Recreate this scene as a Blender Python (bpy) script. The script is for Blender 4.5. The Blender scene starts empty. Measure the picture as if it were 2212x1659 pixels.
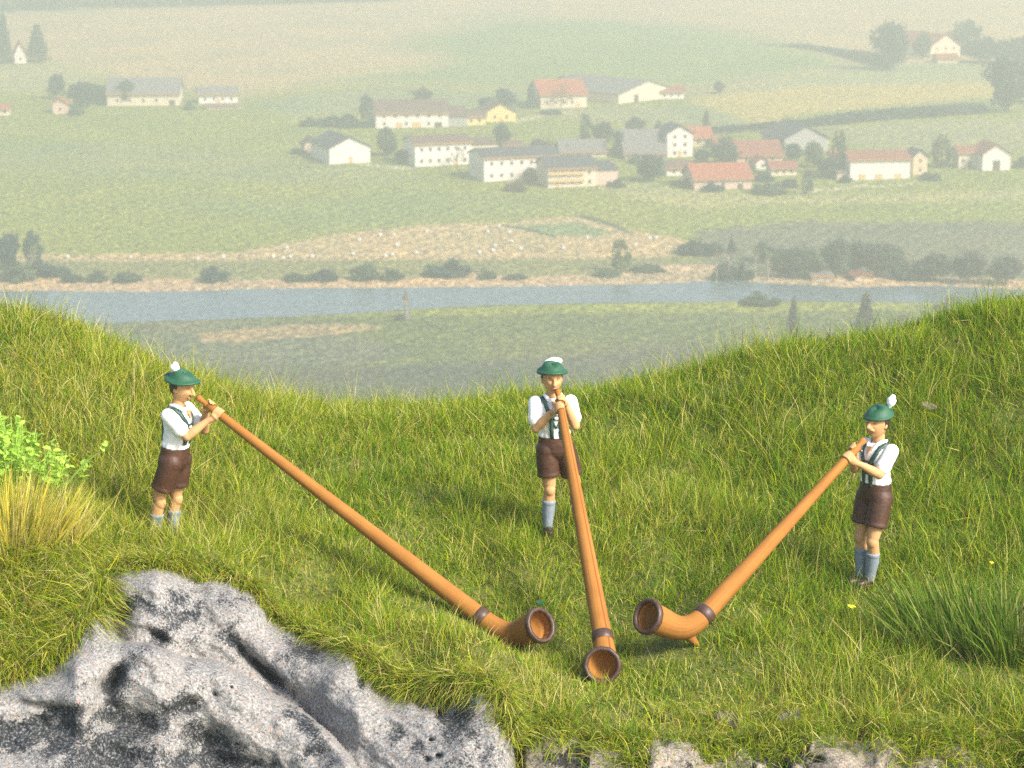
import bpy, bmesh, math, random
import numpy as np
from mathutils import Vector, Matrix, Quaternion, noise
from mathutils.bvhtree import BVHTree

random.seed(7)
rng = np.random.default_rng(11)
S = bpy.context.scene
COL = S.collection

# ------------------------------------------------------------------ camera, sky, sun, exposure
ZC, PITCH, FPX = 6.69, math.radians(12.0), 5275.0      # camera height, downward pitch, focal length in units of the 2212 wide picture
camd = bpy.data.cameras.new('camera'); cam = bpy.data.objects.new('camera', camd); COL.objects.link(cam)
cam.location = (0, 0, ZC); cam.rotation_euler = (math.radians(90) - PITCH, 0, 0)
camd.sensor_width = 36; camd.lens = 36 * FPX / 2212
camd.clip_start = .1; camd.clip_end = 30000
camd.dof.use_dof = True; camd.dof.focus_distance = 23.9; camd.dof.aperture_fstop = 3.2
S.camera = cam

SUN = Vector((.66, -.52, .66)).normalized()            # direction towards the sun
W = bpy.data.worlds.new('World'); S.world = W; W.use_nodes = True
nt = W.node_tree; bg = nt.nodes['Background']; sk = nt.nodes.new('ShaderNodeTexSky')
sk.sky_type = 'NISHITA'; sk.sun_disc = False
sk.sun_elevation = math.asin(SUN.z); sk.sun_rotation = math.atan2(SUN.x, SUN.y)
sk.air_density = 1.0; sk.dust_density = 4.0; sk.ozone_density = 1.0; sk.altitude = 700
nt.links.new(sk.outputs[0], bg.inputs[0]); bg.inputs[1].default_value = .15
sd = bpy.data.lights.new('sun', 'SUN'); sun = bpy.data.objects.new('sun', sd); COL.objects.link(sun)
sd.energy = 3.8; sd.angle = math.radians(18); sd.color = (1, .93, .82)
sun.rotation_euler = (-SUN).to_track_quat('-Z', 'Y').to_euler(); sun.location = (40, -30, 60)
S.view_settings.view_transform = 'Standard'; S.view_settings.look = 'None'
S.view_settings.exposure = 1.10; S.view_settings.gamma = 1; S.view_settings.use_curve_mapping = False
cy = S.cycles
cy.use_denoising = False
try:
    cy.denoiser = 'OPENIMAGEDENOISE'; cy.denoising_input_passes = 'RGB_ALBEDO_NORMAL'; cy.denoising_prefilter = 'ACCURATE'
except Exception: pass
cy.max_bounces = 8; cy.diffuse_bounces = 3; cy.glossy_bounces = 2; cy.transmission_bounces = 4; cy.volume_bounces = 2
cy.caustics_reflective = False; cy.caustics_refractive = False; cy.sample_clamp_indirect = 8

# ------------------------------------------------------------------ helpers
CP, SP = math.cos(PITCH), math.sin(PITCH)
def ray(u, v):
    """direction (unit depth along the optical axis) through a picture point of the 2212 x 1659 picture"""
    a, b = (u - 1106) / FPX, (v - 829.5) / FPX
    return np.array([a, CP - b * SP, -SP - b * CP])
def at_y(u, v, y):
    d = ray(u, v); return np.array([0, 0, ZC]) + d * (y / d[1])
def at(u, v, t):
    return np.array([0, 0, ZC]) + t * ray(u, v)
def project(P):
    P = np.asarray(P, float)
    y, z = P[..., 1], P[..., 2] - ZC
    t = y * CP - z * SP; up = y * SP + z * CP
    return 1106 + FPX * P[..., 0] / t, 829.5 - FPX * up / t, t
def inpoly(px, py, poly):
    px = np.asarray(px); py = np.asarray(py); r = np.zeros(px.shape, bool); n = len(poly); j = n - 1
    for i in range(n):
        xi, yi = poly[i]; xj, yj = poly[j]
        if yi != yj:
            c = ((yi > py) != (yj > py)) & (px < (xj - xi) * (py - yi) / (yj - yi) + xi)
            r ^= c
        j = i
    return r
def polydist(px, py, line):
    """distance to a polyline and side (positive below it in the picture)"""
    best = np.full(np.shape(px), 1e9); side = np.zeros(np.shape(px))
    for (x0, y0), (x1, y1) in zip(line[:-1], line[1:]):
        dx, dy = x1 - x0, y1 - y0; L = dx * dx + dy * dy
        s = np.clip(((px - x0) * dx + (py - y0) * dy) / L, 0, 1)
        d = np.hypot(px - x0 - s * dx, py - y0 - s * dy)
        sg = dx * (py - y0) - dy * (px - x0)
        m = d < best
        best = np.where(m, d, best); side = np.where(m, sg, side)
    return best, np.sign(side)
def fbm2(x, y, seed=0, octv=4):
    """cheap smooth value noise on arrays, about -1..1"""
    out = np.zeros(np.shape(x)); amp = 1.; tot = 0
    for o in range(octv):
        fx, fy = np.asarray(x) * 2**o + 17.3 * o + seed, np.asarray(y) * 2**o + 9.1 * o - seed
        ix, iy = np.floor(fx).astype(np.int64), np.floor(fy).astype(np.int64)
        tx, ty = fx - ix, fy - iy; tx = tx * tx * (3 - 2 * tx); ty = ty * ty * (3 - 2 * ty)
        def h(a, b):
            n = (a * 374761393 + b * 668265263 + int(seed * 97) * 1274126177) & 0x7fffffff
            n = ((n ^ (n >> 13)) * 1274126177) & 0x7fffffff
            return ((n ^ (n >> 16)) & 0xffff) / 32767.5 - 1
        v = (h(ix, iy) * (1 - tx) + h(ix + 1, iy) * tx) * (1 - ty) + (h(ix, iy + 1) * (1 - tx) + h(ix + 1, iy + 1) * tx) * ty
        out += amp * v; tot += amp; amp *= .5
    return out / tot

def tag(o, label=None, cat=None, group=None, kind=None):
    if label: o['label'] = label
    if cat: o['category'] = cat
    if group: o['group'] = group
    if kind: o['kind'] = kind
    return o
def link(name, me, mat=None, parent=None, loc=None):
    o = bpy.data.objects.new(name, me); COL.objects.link(o)
    if mat is not None and me is not None and len(me.materials) == 0: me.materials.append(mat)
    if parent is not None: o.parent = parent
    if loc is not None: o.location = loc
    return o
def empty(name, loc=(0, 0, 0), rz=0):
    o = bpy.data.objects.new(name, None); COL.objects.link(o); o.location = loc; o.rotation_euler = (0, 0, rz)
    o.empty_display_size = .1
    return o
def mesh_np(name, V, F4=None, F3=None, smooth=True, colors=None, attrs=None):
    """fast mesh from arrays; F4 quads, F3 triangles"""
    V = np.asarray(V, np.float32); me = bpy.data.meshes.new(name)
    F4 = np.zeros((0, 4), np.int32) if F4 is None else np.asarray(F4, np.int32)
    F3 = np.zeros((0, 3), np.int32) if F3 is None else np.asarray(F3, np.int32)
    me.vertices.add(len(V)); me.vertices.foreach_set('co', V.ravel())
    n4, n3 = len(F4), len(F3)
    me.loops.add(n4 * 4 + n3 * 3)
    me.loops.foreach_set('vertex_index', np.concatenate([F4.ravel(), F3.ravel()]).astype(np.int32))
    me.polygons.add(n4 + n3)
    st = np.concatenate([np.arange(n4) * 4, n4 * 4 + np.arange(n3) * 3]).astype(np.int32)
    me.polygons.foreach_set('loop_start', st)
    try: me.polygons.foreach_set('loop_total', np.concatenate([np.full(n4, 4), np.full(n3, 3)]).astype(np.int32))
    except Exception: pass
    me.polygons.foreach_set('use_smooth', np.full(n4 + n3, smooth))
    me.update(calc_edges=True)
    if colors is not None:
        a = me.color_attributes.new('Col', 'FLOAT_COLOR', 'POINT')
        c = np.ones((len(V), 4), np.float32); c[:, :3] = colors
        a.data.foreach_set('color', c.ravel())
    for k, arr in (attrs or {}).items():
        a = me.attributes.new(k, 'FLOAT', 'POINT'); a.data.foreach_set('value', np.asarray(arr, np.float32))
    return me
class MB:
    """collects simple closed shapes into one mesh"""
    def __init__(s): s.v = []; s.f = []
    def add(s, V, F):
        k = len(s.v); s.v += [tuple(map(float, p)) for p in V]; s.f += [tuple(i + k for i in f) for f in F]; return s
    def box(s, x0, x1, y0, y1, z0, z1):
        V = [(x, y, z) for z in (z0, z1) for y in (y0, y1) for x in (x0, x1)]
        return s.add(V, [(0, 2, 3, 1), (4, 5, 7, 6), (0, 1, 5, 4), (2, 6, 7, 3), (0, 4, 6, 2), (1, 3, 7, 5)])
    def prism(s, prof, y0, y1):
        """profile in x,z (counter-clockwise seen from -y) swept along y"""
        n = len(prof)
        V = [(x, y0, z) for x, z in prof] + [(x, y1, z) for x, z in prof]
        F = [tuple(range(n)), tuple(range(2 * n - 1, n - 1, -1))]
        for i in range(n):
            j = (i + 1) % n; F.append((i, i + n, j + n, j))
        return s.add(V, F)
    def tube(s, pts, rad, n=10, cap='round'):
        """tube through points; flat or rounded ends"""
        P = [Vector(p) for p in pts]; R = list(rad) if hasattr(rad, '__len__') else [rad] * len(P)
        if cap == 'round':
            d0 = (P[0] - P[1]).normalized(); d1 = (P[-1] - P[-2]).normalized(); r0, r1 = R[0], R[-1]
            pre = [(P[0] + d0 * r0 * math.sin(a), r0 * math.cos(a)) for a in (1.45, 1.1, .75, .38)]
            post = [(P[-1] + d1 * r1 * math.sin(a), r1 * math.cos(a)) for a in (.38, .75, 1.1, 1.45)]
            P = [p for p, _ in pre] + P + [p for p, _ in post]; R = [r for _, r in pre] + R + [r for _, r in post]
        T = []
        for i in range(len(P)):
            a = P[max(i - 1, 0)]; b = P[min(i + 1, len(P) - 1)]; T.append((b - a).normalized())
        up = Vector((0, 0, 1)) if abs(T[0].z) < .9 else Vector((1, 0, 0))
        X = T[0].cross(up).normalized(); V = []; F = []
        for i, (p, r) in enumerate(zip(P, R)):
            X = (X - T[i] * X.dot(T[i])).normalized(); Y = T[i].cross(X)
            for k in range(n):
                a = 2 * math.pi * k / n; V.append(p + (X * math.cos(a) + Y * math.sin(a)) * r)
        for i in range(len(P) - 1):
            for k in range(n):
                k2 = (k + 1) % n; F.append((i * n + k, i * n + k2, (i + 1) * n + k2, (i + 1) * n + k))
        F.append(tuple(range(n - 1, -1, -1))); m = (len(P) - 1) * n; F.append(tuple(range(m, m + n)))
        return s.add(V, F)
    def ball(s, c, r, rot=None, n=14, m=9, fn=None):
        r = (r, r, r) if not hasattr(r, '__len__') else r; V = []; F = []; c = Vector(c)
        def pt(th, ph):
            d = Vector((math.sin(th) * math.cos(ph), math.sin(th) * math.sin(ph), math.cos(th)))
            p = Vector((d.x * r[0], d.y * r[1], d.z * r[2]))
            if fn: p = fn(d, p)
            if rot: p = rot @ p
            return c + p
        V.append(pt(0, 0))
        for i in range(1, m):
            for k in range(n): V.append(pt(math.pi * i / m, 2 * math.pi * k / n))
        V.append(pt(math.pi, 0)); e = len(V) - 1
        for k in range(n):
            k2 = (k + 1) % n
            F.append((0, 1 + k, 1 + k2)); F.append((e, 1 + (m - 2) * n + k2, 1 + (m - 2) * n + k))
            for i in range(m - 2):
                a = 1 + i * n; F.append((a + k, a + n + k, a + n + k2, a + k2))
        return s.add(V, F)
    def lathe(s, prof, M=None, n=28):
        """profile list of (r,z) from bottom to top, closed by itself"""
        V = []; F = []; M = M or Matrix()
        for r, z in prof:
            for k in range(n):
                a = 2 * math.pi * k / n; V.append(M @ Vector((r * math.cos(a), r * math.sin(a), z)))
        q = len(prof)
        for i in range(q - 1):
            for k in range(n):
                k2 = (k + 1) % n; F.append((i * n + k, i * n + k2, (i + 1) * n + k2, (i + 1) * n + k))
        F.append(tuple(range(n - 1, -1, -1))); F.append(tuple(range((q - 1) * n, q * n)))
        return s.add(V, F)
    def mesh(s, name, smooth=False):
        me = bpy.data.meshes.new(name); me.from_pydata(s.v, [], s.f); me.update()
        if smooth: me.polygons.foreach_set('use_smooth', np.full(len(me.polygons), True))
        return me
    def obj(s, name, mat, parent=None, smooth=False, loc=None):
        return link(name, s.mesh(name, smooth), mat, parent, loc)
def fused(mb, name, voxel, it=4, fac=.5):
    """one continuous smooth skin round all shapes of mb"""
    me = mb.mesh(name + '_raw'); o = bpy.data.objects.new(name + '_raw', me); COL.objects.link(o)
    r = o.modifiers.new('r', 'REMESH'); r.mode = 'VOXEL'; r.voxel_size = voxel; r.use_smooth_shade = True
    if it: m = o.modifiers.new('s', 'SMOOTH'); m.iterations = it; m.factor = fac
    dg = bpy.context.evaluated_depsgraph_get(); out = bpy.data.meshes.new_from_object(o.evaluated_get(dg))
    bpy.data.objects.remove(o); bpy.data.meshes.remove(me)
    out.name = name; out.polygons.foreach_set('use_smooth', np.full(len(out.polygons), True))
    return out

# ------------------------------------------------------------------ materials
def nodes(name):
    m = bpy.data.materials.new(name); m.use_nodes = True; t = m.node_tree
    return m, t, t.nodes['Principled BSDF']
def nn(t, kind, **kw):
    n = t.nodes.new(kind)
    for k, v in kw.items():
        if k.startswith('i_'): n.inputs[k[2:].replace('_', ' ')].default_value = v
        else: setattr(n, k, v)
    return n
def ramp(t, fac, stops):
    r = t.nodes.new('ShaderNodeValToRGB'); el = r.color_ramp.elements
    while len(el) < len(stops): el.new(.5)
    for e, (p, c) in zip(el, stops): e.position = p; e.color = (*c, 1)
    t.links.new(fac, r.inputs[0]); return r
def mixc(t, mode, fac, a, b):
    n = t.nodes.new('ShaderNodeMix'); n.data_type = 'RGBA'; n.blend_type = mode
    for sock, val in ((n.inputs[0], fac), (n.inputs[6], a), (n.inputs[7], b)):
        if hasattr(val, 'links'): t.links.new(val, sock)
        elif hasattr(val, '__len__'): sock.default_value = (*val, 1)
        else: sock.default_value = val
    return n.outputs[2]
def painted(name, col, rough=.45, var=.10, scale=18, bump=.15, spec=.4, wear=None):
    """brushed model paint / plaster with slight tone variation and relief"""
    m, t, b = nodes(name)
    tc = nn(t, 'ShaderNodeTexCoord'); n1 = nn(t, 'ShaderNodeTexNoise', i_Scale=scale, i_Detail=4.0, i_Roughness=.6)
    t.links.new(tc.outputs['Object'], n1.inputs['Vector'])
    lo = tuple(c * (1 - var) for c in col); hi = tuple(min(1, c * (1 + var)) for c in col)
    r = ramp(t, n1.outputs['Fac'], [(.3, lo), (.7, hi)]); out = r.outputs[0]
    if wear:
        n2 = nn(t, 'ShaderNodeTexNoise', i_Scale=scale * 2.7, i_Detail=5.0, i_Roughness=.7); t.links.new(tc.outputs['Object'], n2.inputs['Vector'])
        w = ramp(t, n2.outputs['Fac'], [(.60, (0, 0, 0)), (.74, (1, 1, 1))])
        out = mixc(t, 'MIX', w.outputs[0], out, wear)
    t.links.new(out, b.inputs['Base Color'])
    b.inputs['Roughness'].default_value = rough; b.inputs['Specular IOR Level'].default_value = spec
    if bump:
        bp = nn(t, 'ShaderNodeBump', i_Strength=bump, i_Distance=.01); t.links.new(n1.outputs['Fac'], bp.inputs['Height']); t.links.new(bp.outputs[0], b.inputs['Normal'])
    return m
def leafy(name, col=None, trans=.35, rough=.5, var=.35, spec=.3):
    """leaf or blade: colour from the vertex attribute (or col, varied per object) with some light shining through"""
    m, t, b = nodes(name)
    if col is None:
        a = nn(t, 'ShaderNodeVertexColor', layer_name='Col'); c = a.outputs[0]
    else:
        oi = nn(t, 'ShaderNodeObjectInfo')
        gm = nn(t, 'ShaderNodeNewGeometry')
        n1 = nn(t, 'ShaderNodeMath', operation='MULTIPLY_ADD'); t.links.new(gm.outputs['Random Per Island'], n1.inputs[0]); n1.inputs[1].default_value = .55
        n2 = nn(t, 'ShaderNodeMath', operation='MULTIPLY'); t.links.new(oi.outputs['Random'], n2.inputs[0]); n2.inputs[1].default_value = .45
        t.links.new(n2.outputs[0], n1.inputs[2])
        lo = tuple(x * (1 - var) for x in col); hi = (col[0] * (1 + var * 1.3), col[1] * (1 + var), col[2] * (1 + var * .6))
        c = ramp(t, n1.outputs[0], [(.1, lo), (.9, hi)]).outputs[0]
    t.links.new(c, b.inputs['Base Color']); b.inputs['Roughness'].default_value = rough; b.inputs['Specular IOR Level'].default_value = spec
    tr = nn(t, 'ShaderNodeBsdfTranslucent'); t.links.new(c, tr.inputs[0])
    mx = nn(t, 'ShaderNodeMixShader'); mx.inputs[0].default_value = trans
    t.links.new(b.outputs[0], mx.inputs[1]); t.links.new(tr.outputs[0], mx.inputs[2])
    t.links.new(mx.outputs[0], t.nodes['Material Output'].inputs[0])
    return m
M = {}
M['skin'] = painted('skin_paint', (.455, .258, .115), .65, .10, 11, .25, .2)
M['fascia'] = painted('eave_board', (.30, .15, .06), .8, .15, 2, .1)
M['lip'] = painted('lip_paint', (.40, .17, .10), .5, .06, 9, .1)
M['eye'] = painted('eye_paint', (.24, .115, .048), .6, .05, 9, 0)
M['shirt'] = painted('white_shirt_paint', (.74, .73, .69), .7, .06, 8, .9, .2)
M['shorts'] = painted('brown_leather_paint', (.055, .023, .012), .56, .25, 9, .9, .4)
M['green'] = painted('green_hat_paint', (.017, .078, .038), .6, .14, 14, .2)
M['brace'] = painted('dark_green_brace_paint', (.022, .060, .046), .45, .2, 20, .2)
M['sock'] = painted('grey_blue_sock_paint', (.19, .225, .255), .6, .1, 20, .3)
M['shoe'] = painted('dark_brown_shoe_paint', (.040, .020, .016), .4, .15, 20, .2)
M['hair'] = painted('dark_brown_hair_paint', (.030, .014, .009), .5, .2, 25, .3)
M['feather'] = painted('white_tuft_paint', (.80, .80, .80), .6, .04, 25, .4)
M['brow'] = painted('brow_paint', (.30, .15, .06), .6, .1, 25, .1)
M['silver'] = painted('silver_clasp_paint', (.55, .56, .58), .35, .1, 30, .1)
M['binding'] = painted('dark_binding_paint', (.062, .034, .024), .45, .25, 25, .35)

def horn_wood():
    m, t, b = nodes('alphorn_wood_paint')
    at_ = nn(t, 'ShaderNodeAttribute', attribute_name='along'); aa = nn(t, 'ShaderNodeAttribute', attribute_name='around')
    cx = nn(t, 'ShaderNodeCombineXYZ'); t.links.new(at_.outputs['Fac'], cx.inputs[0]); t.links.new(aa.outputs['Fac'], cx.inputs[1])
    mp = nn(t, 'ShaderNodeMapping'); mp.inputs['Scale'].default_value = (1.2, 34, 1); t.links.new(cx.outputs[0], mp.inputs[0])
    n1 = nn(t, 'ShaderNodeTexNoise', i_Scale=1.0, i_Detail=5.0, i_Roughness=.65); t.links.new(mp.outputs[0], n1.inputs['Vector'])
    tc = nn(t, 'ShaderNodeTexCoord'); n2 = nn(t, 'ShaderNodeTexNoise', i_Scale=5.0, i_Detail=5.0); t.links.new(tc.outputs['Object'], n2.inputs['Vector'])
    n3 = nn(t, 'ShaderNodeTexNoise', i_Scale=130.0, i_Detail=2.0); t.links.new(tc.outputs['Object'], n3.inputs['Vector'])
    c1 = ramp(t, n1.outputs['Fac'], [(.25, (.25, .103, .022)), (.75, (.355, .164, .040))]).outputs[0]
    c2 = mixc(t, 'MULTIPLY', .55, c1, ramp(t, n2.outputs['Fac'], [(.3, (.74, .70, .66)), (.7, (1, 1, 1))]).outputs[0])
    sp = ramp(t, n3.outputs['Fac'], [(.72, (0, 0, 0)), (.76, (1, 1, 1))])
    c3 = mixc(t, 'MIX', sp.outputs[0], c2, (.62, .36, .16))
    # a fine dark joint runs along the tube where its two halves meet
    d = nn(t, 'ShaderNodeMath', operation='SUBTRACT'); t.links.new(aa.outputs['Fac'], d.inputs[0]); d.inputs[1].default_value = .5
    d2 = nn(t, 'ShaderNodeMath', operation='ABSOLUTE'); t.links.new(d.outputs[0], d2.inputs[0])
    ln = ramp(t, d2.outputs[0], [(.010, (1, 1, 1)), (.022, (0, 0, 0))])
    c4 = mixc(t, 'MIX', ln.outputs[0], c3, (.19, .065, .016))
    t.links.new(c4, b.inputs['Base Color']); b.inputs['Roughness'].default_value = .72; b.inputs['Specular IOR Level'].default_value = .12
    bp = nn(t, 'ShaderNodeBump', i_Strength=.35, i_Distance=.006); t.links.new(n1.outputs['Fac'], bp.inputs['Height']); t.links.new(bp.outputs[0], b.inputs['Normal'])
    return m
M['horn'] = horn_wood()

def rock_mat(name, tint):
    m, t, b = nodes(name)
    tc = nn(t, 'ShaderNodeTexCoord'); g = tc.outputs['Object']
    a = nn(t, 'ShaderNodeAttribute', attribute_name='stain')
    n1 = nn(t, 'ShaderNodeTexNoise', i_Scale=42.0, i_Detail=3.0, i_Roughness=.75); t.links.new(g, n1.inputs['Vector'])
    n2 = nn(t, 'ShaderNodeTexNoise', i_Scale=7.0, i_Detail=6.0, i_Roughness=.65); t.links.new(g, n2.inputs['Vector'])
    n4 = nn(t, 'ShaderNodeTexNoise', i_Scale=70.0, i_Detail=2.0, i_Roughness=.6); t.links.new(g, n4.inputs['Vector'])
    n5 = nn(t, 'ShaderNodeTexVoronoi', i_Scale=60.0); t.links.new(g, n5.inputs['Vector'])
    base = ramp(t, n1.outputs['Fac'], [(.30, (.04, .04, .042)), (.41, (.15, .147, .140)), (.54, (.245, .238, .225)), (.68, (.37, .357, .335))]).outputs[0]
    pink = ramp(t, n5.outputs['Color'], [(.80, (0, 0, 0)), (.86, (1, 1, 1))])
    base = mixc(t, 'MIX', pink.outputs[0], base, (.29, .205, .165))
    # black wash: stain attribute broken up by noise grain
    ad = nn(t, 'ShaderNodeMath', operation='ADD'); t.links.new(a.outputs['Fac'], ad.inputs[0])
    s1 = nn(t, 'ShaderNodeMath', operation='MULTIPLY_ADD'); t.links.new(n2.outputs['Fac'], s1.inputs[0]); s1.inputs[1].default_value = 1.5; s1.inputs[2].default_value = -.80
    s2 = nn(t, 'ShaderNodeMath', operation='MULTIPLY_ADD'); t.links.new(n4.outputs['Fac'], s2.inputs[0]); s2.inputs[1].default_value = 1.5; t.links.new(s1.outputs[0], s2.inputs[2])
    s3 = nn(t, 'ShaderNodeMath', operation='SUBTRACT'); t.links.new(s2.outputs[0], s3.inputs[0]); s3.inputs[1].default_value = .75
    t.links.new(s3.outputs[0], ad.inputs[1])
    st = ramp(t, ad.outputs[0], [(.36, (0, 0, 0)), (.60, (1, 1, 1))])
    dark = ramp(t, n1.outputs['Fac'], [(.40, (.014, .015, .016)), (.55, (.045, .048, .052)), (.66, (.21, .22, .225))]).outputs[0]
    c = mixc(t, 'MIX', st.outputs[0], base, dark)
    c = mixc(t, 'MULTIPLY', 1, c, tint)
    t.links.new(c, b.inputs['Base Color']); b.inputs['Roughness'].default_value = .85; b.inputs['Specular IOR Level'].default_value = .25
    b1 = nn(t, 'ShaderNodeBump', i_Strength=.55, i_Distance=.02); t.links.new(n1.outputs['Fac'], b1.inputs['Height'])
    b2 = nn(t, 'ShaderNodeBump', i_Strength=.5, i_Distance=.08); t.links.new(n2.outputs['Fac'], b2.inputs['Height']); t.links.new(b1.outputs[0], b2.inputs['Normal'])
    t.links.new(b2.outputs[0], b.inputs['Normal'])
    return m
M['rock'] = rock_mat('speckled_grey_rock', (1, 1, 1)); M['tan_rock'] = rock_mat('pale_tan_rock', (1.0, .90, .77))

def soil_mat():
    m, t, b = nodes('mossy_soil')
    tc = nn(t, 'ShaderNodeTexCoord')
    n1 = nn(t, 'ShaderNodeTexNoise', i_Scale=9.0, i_Detail=8.0, i_Roughness=.7); t.links.new(tc.outputs['Object'], n1.inputs['Vector'])
    n2 = nn(t, 'ShaderNodeTexNoise', i_Scale=.5, i_Detail=3.0); t.links.new(tc.outputs['Object'], n2.inputs['Vector'])
    c = ramp(t, n1.outputs['Fac'], [(.3, (.06, .07, .012)), (.5, (.12, .13, .02)), (.7, (.20, .18, .05))]).outputs[0]
    c = mixc(t, 'MULTIPLY', .5, c, ramp(t, n2.outputs['Fac'], [(.3, (.6, .7, .5)), (.7, (1, 1, 1))]).outputs[0])
    t.links.new(c, b.inputs['Base Color']); b.inputs['Roughness'].default_value = .95
    bp = nn(t, 'ShaderNodeBump', i_Strength=.8, i_Distance=.05); t.links.new(n1.outputs['Fac'], bp.inputs['Height']); t.links.new(bp.outputs[0], b.inputs['Normal'])
    return m
M['soil'] = soil_mat()
def valley_mat():
    m, t, b = nodes('valley_fields')
    a = nn(t, 'ShaderNodeVertexColor', layer_name='Col'); tc = nn(t, 'ShaderNodeTexCoord'); g = tc.outputs['Object']
    n1 = nn(t, 'ShaderNodeTexNoise', i_Scale=.70, i_Detail=3.0, i_Roughness=.75); t.links.new(g, n1.inputs['Vector'])
    mp = nn(t, 'ShaderNodeMapping'); mp.inputs['Scale'].default_value = (1, .22, 1); t.links.new(g, mp.inputs[0])
    n2 = nn(t, 'ShaderNodeTexNoise', i_Scale=1.4, i_Detail=4.0, i_Roughness=.8); t.links.new(mp.outputs[0], n2.inputs['Vector'])
    n3 = nn(t, 'ShaderNodeTexNoise', i_Scale=.02, i_Detail=5.0, i_Roughness=.6); t.links.new(g, n3.inputs['Vector'])
    c = mixc(t, 'MULTIPLY', .8, a.outputs[0], ramp(t, n1.outputs['Fac'], [(.38, (.22, .26, .30)), (.5, (1, 1, 1)), (.62, (1.95, 1.85, 1.65))]).outputs[0])
    c = mixc(t, 'MULTIPLY', .7, c, ramp(t, n2.outputs['Fac'], [(.36, (.25, .30, .36)), (.48, (1, 1, 1)), (.64, (1.9, 1.8, 1.7))]).outputs[0])
    c = mixc(t, 'MULTIPLY', .7, c, ramp(t, n3.outputs['Fac'], [(.3, (.72, .85, .8)), (.5, (1, 1, 1)), (.7, (1.25, 1.12, .9))]).outputs[0])
    wv = nn(t, 'ShaderNodeTexWave', i_Scale=.055, i_Distortion=2.5, i_Detail=2.0); mw = nn(t, 'ShaderNodeMapping'); mw.inputs['Rotation'].default_value = (0, 0, .5); t.links.new(g, mw.inputs[0]); t.links.new(mw.outputs[0], wv.inputs['Vector'])
    c = mixc(t, 'MULTIPLY', .16, c, wv.outputs['Color'])
    t.links.new(c, b.inputs['Base Color']); b.inputs['Roughness'].default_value = 1; b.inputs['Specular IOR Level'].default_value = .1
    return m
M['valley'] = valley_mat()
def water_mat():
    m, t, b = nodes('river_water')
    tc = nn(t, 'ShaderNodeTexCoord')
    n1 = nn(t, 'ShaderNodeTexNoise', i_Scale=.7, i_Detail=4.0, i_Roughness=.7); t.links.new(tc.outputs['Object'], n1.inputs['Vector'])
    c = ramp(t, n1.outputs['Fac'], [(.38, (.040, .058, .068)), (.62, (.15, .19, .20))]).outputs[0]
    t.links.new(c, b.inputs['Base Color']); b.inputs['Roughness'].default_value = .30; b.inputs['IOR'].default_value = 1.33
    bp = nn(t, 'ShaderNodeBump', i_Strength=.35, i_Distance=.12); t.links.new(n1.outputs['Fac'], bp.inputs['Height']); t.links.new(bp.outputs[0], b.inputs['Normal'])
    return m
M['water'] = water_mat()
M['grass'] = leafy('grass_blade', None, .42, .65, spec=.12)

# ------------------------------------------------------------------ the near hill
# ground points: picture place and distance along the optical axis -> real points; a thin-plate surface runs through them
HP = [(1183,1150,25),(1872,1262,24.2),(375,1183,24.3),
      (800,893,29),(600,893,28.8),(1000,890,29),(1300,868,28.6),(1500,825,28.5),(1700,778,28.2),(1900,742,28.2),(2100,688,28.2),(2280,655,28.2),
      (450,845,28.3),(300,780,27.8),(150,722,27.4),(0,690,27),(-120,680,27),
      (1083,1405,22.75),(1300,1482,22.2),(1505,1392,22.85),
      (750,1150,24.6),(1500,1150,24.9),(1600,1000,26.6),(1900,1000,26.3),(2200,1000,26.1),(2200,1260,23.8),(900,1020,26.6),(1300,1010,26.7),
      (2210,1480,21.8),(1800,1480,21.9),(1200,1600,20.9),(1700,1640,20.6),(2150,1640,20.5),
      (60,1000,25.2),(220,1130,23.6),(100,1180,22.7),(0,1150,23.0),(350,1215,22.25),(0,1380,22.3),(150,1350,22.4),(300,1450,22.7),(300,1650,22.3),(700,1600,22.0),(0,1650,22.2),(920,1640,21.6),(550,1400,22.8),(-150,1500,22.4),(600,1300,22.3),(760,1410,21.7),(950,1480,21.5),(520,1235,22.7),
      (1160,1665,20.6),(600,1180,23.6),(300,1000,25.6),(500,1000,26)]
_hp = np.array([at(*p) for p in HP])
_ext = []
for u, v, t in ((0,690,27),(300,780,27.8),(600,893,28.8),(1000,890,29),(1500,825,28.5),(1900,742,28.2),(2280,655,28.2)):
    p = at(u, v, t); _ext += [p + np.array([0, 1.6, -.45]), p + np.array([0, 4.0, -2.2])]
_hp = np.vstack([_hp, _ext]); HX, HY, HZ = _hp.T
def _phi(r2): return .5 * r2 * np.log(r2 + 1e-9)
_n = len(HX); _A = np.zeros((_n + 3, _n + 3))
_A[:_n, :_n] = _phi((HX[:, None] - HX)**2 + (HY[:, None] - HY)**2) + np.eye(_n) * .03
_A[:_n, _n:] = np.stack([np.ones(_n), HX, HY], 1); _A[_n:, :_n] = _A[:_n, _n:].T
_w = np.linalg.solve(_A, np.concatenate([HZ, np.zeros(3)]))
LEDGE = None
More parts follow.
